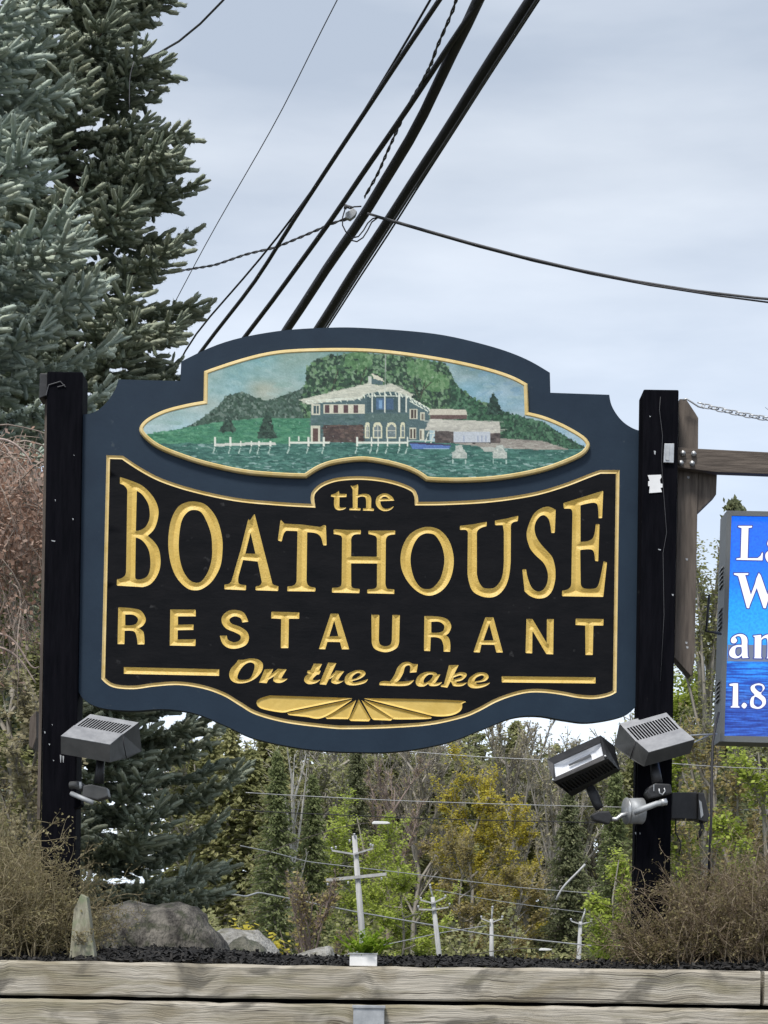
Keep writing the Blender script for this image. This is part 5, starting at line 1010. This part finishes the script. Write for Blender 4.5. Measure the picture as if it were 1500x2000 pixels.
# ------------------------------------------------------------------ bushes near the posts
def arc_twigs(O, D, Ln, r, g, segs=4, grav=-.1, jit=.25, sides=3):
    Ps = [O]; d = D / np.linalg.norm(D, axis=1)[:, None]
    for i in range(segs):
        d = d + g.normal(0, jit, d.shape) + np.array([0, 0, grav]); d /= np.linalg.norm(d, axis=1)[:, None]; Ps.append(Ps[-1] + d * (Ln / segs)[:, None])
    prt = [tubes(Ps[i], Ps[i + 1], r * (1 - i / segs * .7), r * (1 - (i + 1) / segs * .7), sides) for i in range(segs)]; return Ps, prt
def bush(name, label, boxes, seed, cols, leafcols, n1=260, n2=7, n3=3, r=.0032, leafsize=.010, leafn=2, up=1., depth=(7.72, 8.7), cat='bush'):
    """boxes: list of (px centre, half width px, py top, weight)"""
    g = np.random.default_rng(seed); mb = leafm(name + '_twigs', cols); ml = leafm(name + '_buds', leafcols); O1, D1, L1 = [], [], []
    for cx, hw, pt, wgt in boxes:
        for i in range(int(n1 * wgt)):
            Y_ = g.uniform(*depth); u = g.uniform(-1, 1); px0 = cx + u * hw * .75; b = P(px0, 1884, Y_); b[2] = BZ + .01
            hh = (P(cx, pt, Y_)[2] - BZ) * g.uniform(.45, 1.0) * (1 - .45 * u * u); O1.append(b); D1.append(np.array([u * .45 + g.normal(0, .25), g.normal(0, .3), up])); L1.append(hh * 1.05)
    O1, D1, L1 = map(np.array, (O1, D1, L1)); Ps, prt = arc_twigs(O1, D1, L1, r, g, 6, -.03, .17, 4)
    def sub(Ps, L1, k, f, rr, spread):
        n = len(L1); idx = np.repeat(np.arange(n), k); t_ = g.uniform(.8, len(Ps) - 1.001, len(idx)); i = t_.astype(int); A_ = np.stack(Ps)
        o_ = A_[i, idx] * (1 - (t_ - i))[:, None] + A_[np.minimum(i + 1, len(Ps) - 1), idx] * (t_ - i)[:, None]; d = A_[np.minimum(i + 1, len(Ps) - 1), idx] - A_[i, idx]; d /= np.maximum(np.linalg.norm(d, axis=1), 1e-6)[:, None]
        d = d + g.normal(0, spread, d.shape) + np.array([0, 0, .1]); l = L1[idx] * f * g.uniform(.5, 1.3, len(idx)); Q, p2 = arc_twigs(o_, d, l, rr, g, 3, -.02, .28); return Q, p2, l
    Q2, p2, l2 = sub(Ps, L1, n2, .33, r * .62, .75); Q3, p3, l3 = sub(Q2, l2, n3, .5, r * .45, .8)
    allp = prt + p2 + p3; V, Fc = join(allp); ti = np.concatenate([np.repeat(g.uniform(0, 1, len(p[0]) // (8 if i < 6 else 6)), 8 if i < 6 else 6) for i, p in enumerate(allp)])
    base_ = np.array([O1[:, 0].mean(), O1[:, 1].mean(), BZ]); t = thing(name, base_, label, cat)
    mesh('stems', V, Fc, mb, t, tri=True, tint=ti)
    E = np.concatenate([Q3[-1], Q3[-2], Q2[-1]]); E = np.repeat(E, leafn, 0); E = E + g.normal(0, .008, E.shape); n = len(E); A, B, D = basis(g.normal(0, 1, (n, 3))); s = leafsize * g.uniform(.5, 1.4, n)[:, None]
    V, Fc = replicate(LEAF * np.array([.6, 1, 1]), LEAFF, E, A * s, B * s, D * s); mesh('buds', V, Fc, ml, t, tri=True, tint=np.repeat(g.uniform(0, 1, n), 4)); print(name, n)
    return t
bush('twiggy_bush', 'twiggy olive-brown bush with tiny buds at the foot of the left post', [(10, 105, 1590, .9), (85, 70, 1670, .45), (-60, 80, 1560, .4), (125, 35, 1750, .10)], 3, [(.24, .20, .12), (.40, .345, .22), (.54, .47, .32)], [(.18, .155, .075), (.29, .255, .13), (.38, .34, .2)], n1=190, n2=7, n3=3, leafn=2, leafsize=.009)
bush('twiggy_bush', 'large dense reddish-brown bush at the foot of the right post', [(1400, 120, 1650, 1.0), (1310, 60, 1710, .6), (1480, 100, 1640, .8), (1560, 80, 1640, .4), (1262, 22, 1790, .15)], 4, [(.17, .125, .085), (.34, .27, .19), (.50, .42, .31)], [(.15, .13, .06), (.25, .215, .105), (.34, .28, .16)], n1=165, n2=7, n3=3, leafn=2, leafsize=.0085)
# weeping shrub with dry pink leaves
g = np.random.default_rng(8); O, D, L_ = [], [], []
for k in range(120):
    px = g.uniform(-190, 66); top_ = 880 + (px > 30) * 60 + g.uniform(0, 1) ** 1.6 * 330; Y_ = g.uniform(9.3, 10.4); O.append(P(px - 30, top_, Y_)); D.append((g.uniform(.1, .9), g.normal(0, .3), .35)); L_.append(g.uniform(.35, .85))
ws = thing('weeping_shrub', (P(-60, 1600, 9.8)[0], 9.8, BZ - .05), 'weeping shrub with dry pink-brown leaves left of the left post', 'shrub')
Ps, prt = arc_twigs(np.array(O), np.array(D), np.array(L_), .0045, g, 9, -.22, .12, 4)
A_ = np.stack(Ps); idx = np.repeat(np.arange(len(O)), 10); ti_ = g.integers(2, 9, len(idx)); Qs, p2 = arc_twigs(A_[ti_, idx], np.stack([g.normal(0, .5, len(idx)), g.normal(0, .5, len(idx)), -np.ones(len(idx))], 1), g.uniform(.06, .3, len(idx)), .0022, g, 4, -.25, .2)
V, Fc = join(prt + p2); mesh('stems', V, Fc, mat('weeping_bark', (.2, .16, .13), .85, col2=(.38, .31, .26), scale=4), ws, tri=True)
main = polytube([P(-210, 1900, 9.9), P(-190, 1500, 9.9), P(-170, 1150, 9.9), P(-130, 960, 9.9), P(-60, 880, 9.9)], .045, .012, 8); mesh('trunk', *main, M['bark'], ws, tri=True)
for lp in ([(-60, 880), (-10, 858), (30, 868), (62, 905), (78, 960)], [(-50, 872), (0, 866), (25, 895), (48, 935)], [(-60, 1240), (0, 1238), (30, 1255), (60, 1300), (76, 1302)], [(-30, 1262), (10, 1268), (40, 1290), (70, 1335)]):
    Q = catm([(x, y, 1) for x, y in lp], False, 5); mesh('limb', *polytube([P(x, y, 9.35) for x, y in Q], .0075, .003, 6), mat('limb_bark', (.30, .23, .2), .85, col2=(.42, .34, .3), scale=4), ws, tri=True)
E = np.concatenate(Qs[1:]); scr_y = HZ - (E[:, 2] - EYE[2]) / E[:, 1] * F; prob = np.interp(scr_y, [880, 930, 1080, 1150, 1300, 1600], [.3, .95, .9, .3, .15, .2]); E = E[g.random(len(E)) < prob]; E = np.repeat(E, 3, 0) + g.normal(0, .03, (len(E) * 3, 3)); n = len(E)
A, B, D = basis(g.normal(0, 1, (n, 3))); s = .017 * g.uniform(.5, 1.5, n)[:, None]; V, Fc = replicate(LEAF * np.array([.7, 2, 1]), LEAFF, E, A * s, B * s, D * s)
mesh('leaves', V, Fc, leafm('dry_leaves', [(.28, .17, .12), (.50, .34, .26), (.70, .54, .45)]), ws, tri=True, tint=np.repeat(g.uniform(0, 1, n), 4))
# ------------------------------------------------------------------ boulders, stake, planter, outlet
def boulder(label, prof, Y_, dep, m, seed):
    """silhouette polygon in px at Y_, rounded into a solid by latitude rings"""
    g = np.random.default_rng(seed); pr = spec(prof, n=5); c_ = np.array([(pr[:, 0].min() + pr[:, 0].max()) / 2, pr[:, 1].max() + 6.]); bm = bmesh.new(); V = []; nr = 11; n = len(pr)
    from mathutils import noise as mn
    for i in range(nr + 1):
        ph = math.pi * i / nr; k = max(.02, math.sin(ph)) ** .55; yo = -math.cos(ph) * dep / 2
        for p in pr:
            q = c_ + (p - c_) * k; w_ = P(q[0], q[1], Y_) + np.array([0, dep / 2 + yo, 0]); nn = mn.fractal(Vector(w_) * 6 + Vector((seed, 0, 0)), .8, 2., 5) * .028; V.append(w_ + np.array([nn, nn, nn * (1 if p[1] < pr[:, 1].max() - 4 else 0)]))
    Fc = [tuple(range(n)), tuple(range(nr * n + n - 1, nr * n - 1, -1))]
    for i in range(nr):
        for k in range(n): a, b = i * n + k, i * n + (k + 1) % n; Fc.append((a, b, b + n, a + n))
    cc = P(c_[0], c_[1], Y_ + dep / 2); return tag(mesh('boulder', V, Fc, m, loc=cc, smooth=True), label, 'boulder', 'boulders beyond the mulch bed')
boulder('large dark stained boulder with a rounded top beneath the spruce', '172,1890 175,1820~ 180,1772~ 220,1764~ 290,1764~ 345,1765~ 385,1782~ 410,1808~ 428,1835~ 436,1860~ 436,1890', 9.75, .55, M['rockdark'], 3)
boulder('pale grey boulder with a sloping back right of the dark boulder', '400,1890 408,1830~ 425,1813~ 450,1812~ 485,1818~ 515,1838~ 535,1855~ 545,1870 548,1890', 11.2, .5, M['rocklight'], 8)
boulder('small round mossy boulder in front of the pale boulder', '432,1890 436,1852~ 455,1836~ 475,1832~ 498,1844~ 510,1862~ 512,1890', 10.6, .3, M['rockgreen'], 11)
boulder('low broken pale rock just left of the white planter', '545,1890 560,1866 590,1862~ 612,1856~ 630,1848~ 645,1852~ 650,1866 672,1872 676,1890', 11.8, .3, M['rocklight'], 14)
V, Fc = prism(np.array([P(x, y, 7.68) for x, y in ((158, 1746), (169, 1752), (187, 1886), (134, 1886), (144, 1775))]), np.array([P(x, y, 7.68) + np.array([.004, .05, 0]) for x, y in ((158, 1746), (169, 1752), (187, 1886), (134, 1886), (144, 1775))]))
mst = mat('lichen_wood', (.20, .18, .13), .95, col2=(.38, .37, .28), scale=14, stretch=(3, 3, .8), bump=.5, bscale=30, col3=(.2, .24, .14), sc3=14)
tag(mesh('wooden_stake', V, Fc, mst, loc=P(160, 1886, 7.68), bevel=.003), 'lichen-covered pointed wooden stake leaning against the dark boulder', 'stake')
pt = thing('planter', P(708, 1886, 7.5), 'small white box planter with a bright green fern on the timber edge', 'planter')
pxbox('planter_box', 683, 1863, 736.5, 1886.5, 7.48, .09, M['white'], pt, .002)
mesh('planter_rim', *pxprism([(680, 1861), (738, 1861.8), (738, 1864.5), (680, 1863.7)], 7.475, .10), M['lightsteel'], pt, bevel=.001)
g = np.random.default_rng(12); O, D, L_ = [], [], []
for k in range(46):
    a = g.uniform(0, 6.28); O.append(P(712 + g.normal(0, 9), 1866, 7.55 + g.normal(0, .03))); D.append((math.cos(a) * .75, math.sin(a) * .6, g.uniform(.5, 1.3))); L_.append(g.uniform(.07, .125))
Ps, prt = arc_twigs(np.array(O), np.array(D), np.array(L_), .0013, g, 6, -.10, .05); A_ = np.stack(Ps); idx = np.repeat(np.arange(46), 30); t_ = g.uniform(.5, 5.99, len(idx)); i = t_.astype(int); fo = A_[i, idx] * (1 - (t_ - i))[:, None] + A_[i + 1, idx] * (t_ - i)[:, None]
dv = A_[i + 1, idx] - A_[i, idx]; sd_ = np.cross(dv, np.array([0, .3, 1.])); sd_ /= np.linalg.norm(sd_, axis=1)[:, None]; sd_ *= g.choice([-1, 1], len(idx))[:, None]; A, B, D = basis(sd_ + dv / np.linalg.norm(dv, axis=1)[:, None] * .7); s = .024 * g.uniform(.6, 1.3, len(idx))[:, None]
V1, F1 = replicate(np.array([(-.22, 0, 0), (.22, 0, 0), (0, 0, 1.)]), np.array([(0, 1, 2)]), fo, A * s, B * s, D * s); V, Fc = join(prt + [(V1, F1)])
mesh('fern', V, Fc, leafm('fern_green', [(0.13, 0.22, 0.02), (0.28, 0.42, 0.04), (0.42, 0.55, 0.08)]), pt, tri=True, tint=np.concatenate([np.full(len(V) - len(V1), .3), np.repeat(g.uniform(0, 1, len(idx)), 3)]))
ox = thing('wall_outlet', P(720, 2000, WY - .03), 'grey metal electrical box fixed to the second timber', 'electrical box')
pxbox('box_body', 690, 1967, 751, 2050, WY - .04, .028, M['lightsteel'], ox, .004); pxbox('box_lid', 688, 1963, 753, 1969, WY - .045, .033, M['lightsteel'], ox, .002)
# ------------------------------------------------------------------ utility poles and lamps in the distance
def upole(label, top_, bot, Y_, wpx, arms, rod=None, ins=()):
    k = Y_ / F; b = P(bot[0] + (bot[0] - top_[0]) * .5, bot[1] + (bot[1] - top_[1]) * .5, Y_); b[2] = zg(0, Y_); a = P(*top_, Y_)
    mid = P(*bot, Y_); t = thing('utility_pole', b, label, 'utility pole', 'pale wooden utility poles along the road')
    mesh('pole', *polytube([b, mid, a], [wpx * k * .62, wpx * k * .55, wpx * k * .42], sides=10), M['polewood'], t, tri=True, smooth=True)
    for x0, y0, x1, y1, th in arms:
        A = np.array([P(x0, y0 - th / 2, Y_ - .2), P(x1, y1 - th / 2, Y_ - .2), P(x1, y1 + th / 2, Y_ - .2), P(x0, y0 + th / 2, Y_ - .2)]); mesh('crossarm', *prism(A, A + np.array([0, .12, 0])), M['polewood'], t)
    if rod: mesh('top_rod', *tubes(P(*rod[0], Y_), P(*rod[1], Y_), k * 2, k * 1.6, 6, True), M['polewood'], t, tri=True)
    for x, y in ins:
        V, Fc = join([tubes(P(x, y + 3, Y_ - .15), P(x, y, Y_ - .15), k * 1.0, k * 1.8, 8, True), tubes(P(x, y, Y_ - .15), P(x, y - 2.5, Y_ - .15), k * 2.4, k * 1.4, 8, True)]); mesh('insulator', V, Fc, M['insul'], t, tri=True)
    return t
upole('tallest and nearest utility pole with a long crossarm, above the planter', (692, 1632), (708, 1832), 80, 12, [(637, 1719, 755, 1707, 6), (648, 1661, 690, 1668, 3.5), (692, 1668, 728, 1657, 3.5)], ins=((648, 1657), (656, 1655), (683, 1642), (692, 1630), (728, 1652), (640, 1727), (680, 1724), (745, 1716), (724, 1650)))
upole('second utility pole, with two short crossarms, leaning left', (845, 1752), (858, 1868), 98, 10, [(822, 1758, 845, 1764, 3), (845, 1764, 870, 1752, 3), (818, 1776, 848, 1777, 3), (848, 1776, 876, 1772, 3)], rod=((840, 1731), (846, 1755)), ins=((840, 1729), (822, 1755), (870, 1750), (817, 1771), (878, 1766)))
upole('third utility pole, slim with one V-shaped arm', (960, 1795), (960, 1870), 112, 8.5, [(940, 1794, 958, 1801, 2.6), (962, 1801, 981, 1794, 2.6)], rod=((962, 1773), (960, 1796)), ins=((962, 1772), (940, 1791), (981, 1791)))
upole('fourth utility pole, farthest right, with a bent top rod', (1134, 1800), (1130, 1877), 116, 8.5, [(1116, 1799, 1134, 1805, 2.6), (1135, 1805, 1156, 1799, 2.6)], rod=((1143, 1779), (1135, 1801)), ins=((1143, 1777), (1115, 1796), (1155, 1797)))
def slamp(label, head, arm, Y_):
    t = thing('street_lamp', P(*arm[-1], Y_), label, 'street lamp'); k = Y_ / F
    mesh('lamp_arm', *polytube([P(x, y, Y_) for x, y in arm], k * 1.0, sides=6), M['bark'], t, tri=True)
    x0, y0, x1, y1 = head; A = np.array([P(x0, y0, Y_ - .15), P(x0 + 4, y0 - 2.5, Y_ - .15), P(x1 - 6, y0 - 1.5, Y_ - .15), P(x1, y1, Y_ - .15), P(x1 - 8, y1 + 1.5, Y_ - .15), P(x0, y1 + 1.5, Y_ - .15)])
    mesh('lamp_head', *prism(A, A + np.array([0, .3, 0])), M['white'], t, bevel=.02)
slamp('white street lamp head on a long arm above the first utility pole', (727, 1606, 763, 1608), [(730, 1607), (700, 1609), (660, 1617), (600, 1636), (535, 1660), (490, 1680)], 78)
slamp('white street lamp low between the third and fourth poles', (1053, 1854, 1079, 1855), [(1055, 1854), (1030, 1852), (1005, 1853), (960, 1858), (900, 1870), (860, 1890)], 110)
def farw(label, pts, Y0, Y1, r=.014, m='wirepale'):
    n = len(pts); cable('power_line', label, [(x, y, Y0 + (Y1 - Y0) * i / (n - 1)) for i, (x, y) in enumerate(pts)], r, M[m], cat='wire')
farw('dark wire crossing the trees just above the street lamp', [(440, 1580), (510, 1585), (780, 1597), (980, 1603), (1180, 1607)], 60, 62, .014, 'cable')
farw('pale wire crossing the trees high in the gap', [(480, 1548), (560, 1553), (780, 1564), (960, 1570), (1140, 1575), (1380, 1580), (1560, 1584)], 60, 64, .012)
farw('thick pale wire sloping from the spruce across the pole feet', [(440, 1745), (480, 1751), (505, 1743), (600, 1762), (700, 1782), (850, 1808), (955, 1826), (1180, 1850), (1300, 1862)], 76, 118, .035)
farw('wire sloping past the first crossarm to the right', [(470, 1652), (530, 1664), (600, 1683), (790, 1705), (920, 1722), (1010, 1733), (1160, 1745)], 78, 110, .020)
farw('thin wire rising from the lower left past the second pole', [(640, 1875), (740, 1848), (860, 1822), (950, 1808)], 78, 110, .02)
farw('thin wire falling from the second pole toward the fourth', [(850, 1738), (960, 1758), (1060, 1772), (1140, 1782)], 97, 115, .018)
farw('upper pale wire right of the board bottom', [(800, 1468), (930, 1478), (1060, 1484)], 100, 100, .018)
farw('wire crossing behind the right post below the display', [(1300, 1490), (1400, 1498), (1520, 1502)], 50, 50, .008)
farw('pale broken birch limb leaning in the dark hemlock', [(1143, 1688), (1118, 1715), (1098, 1730), (1086, 1758)], 92, 92, .05)
print('objects', len(bpy.data.objects), 'tris', sum(len(m.polygons) for m in bpy.data.meshes))
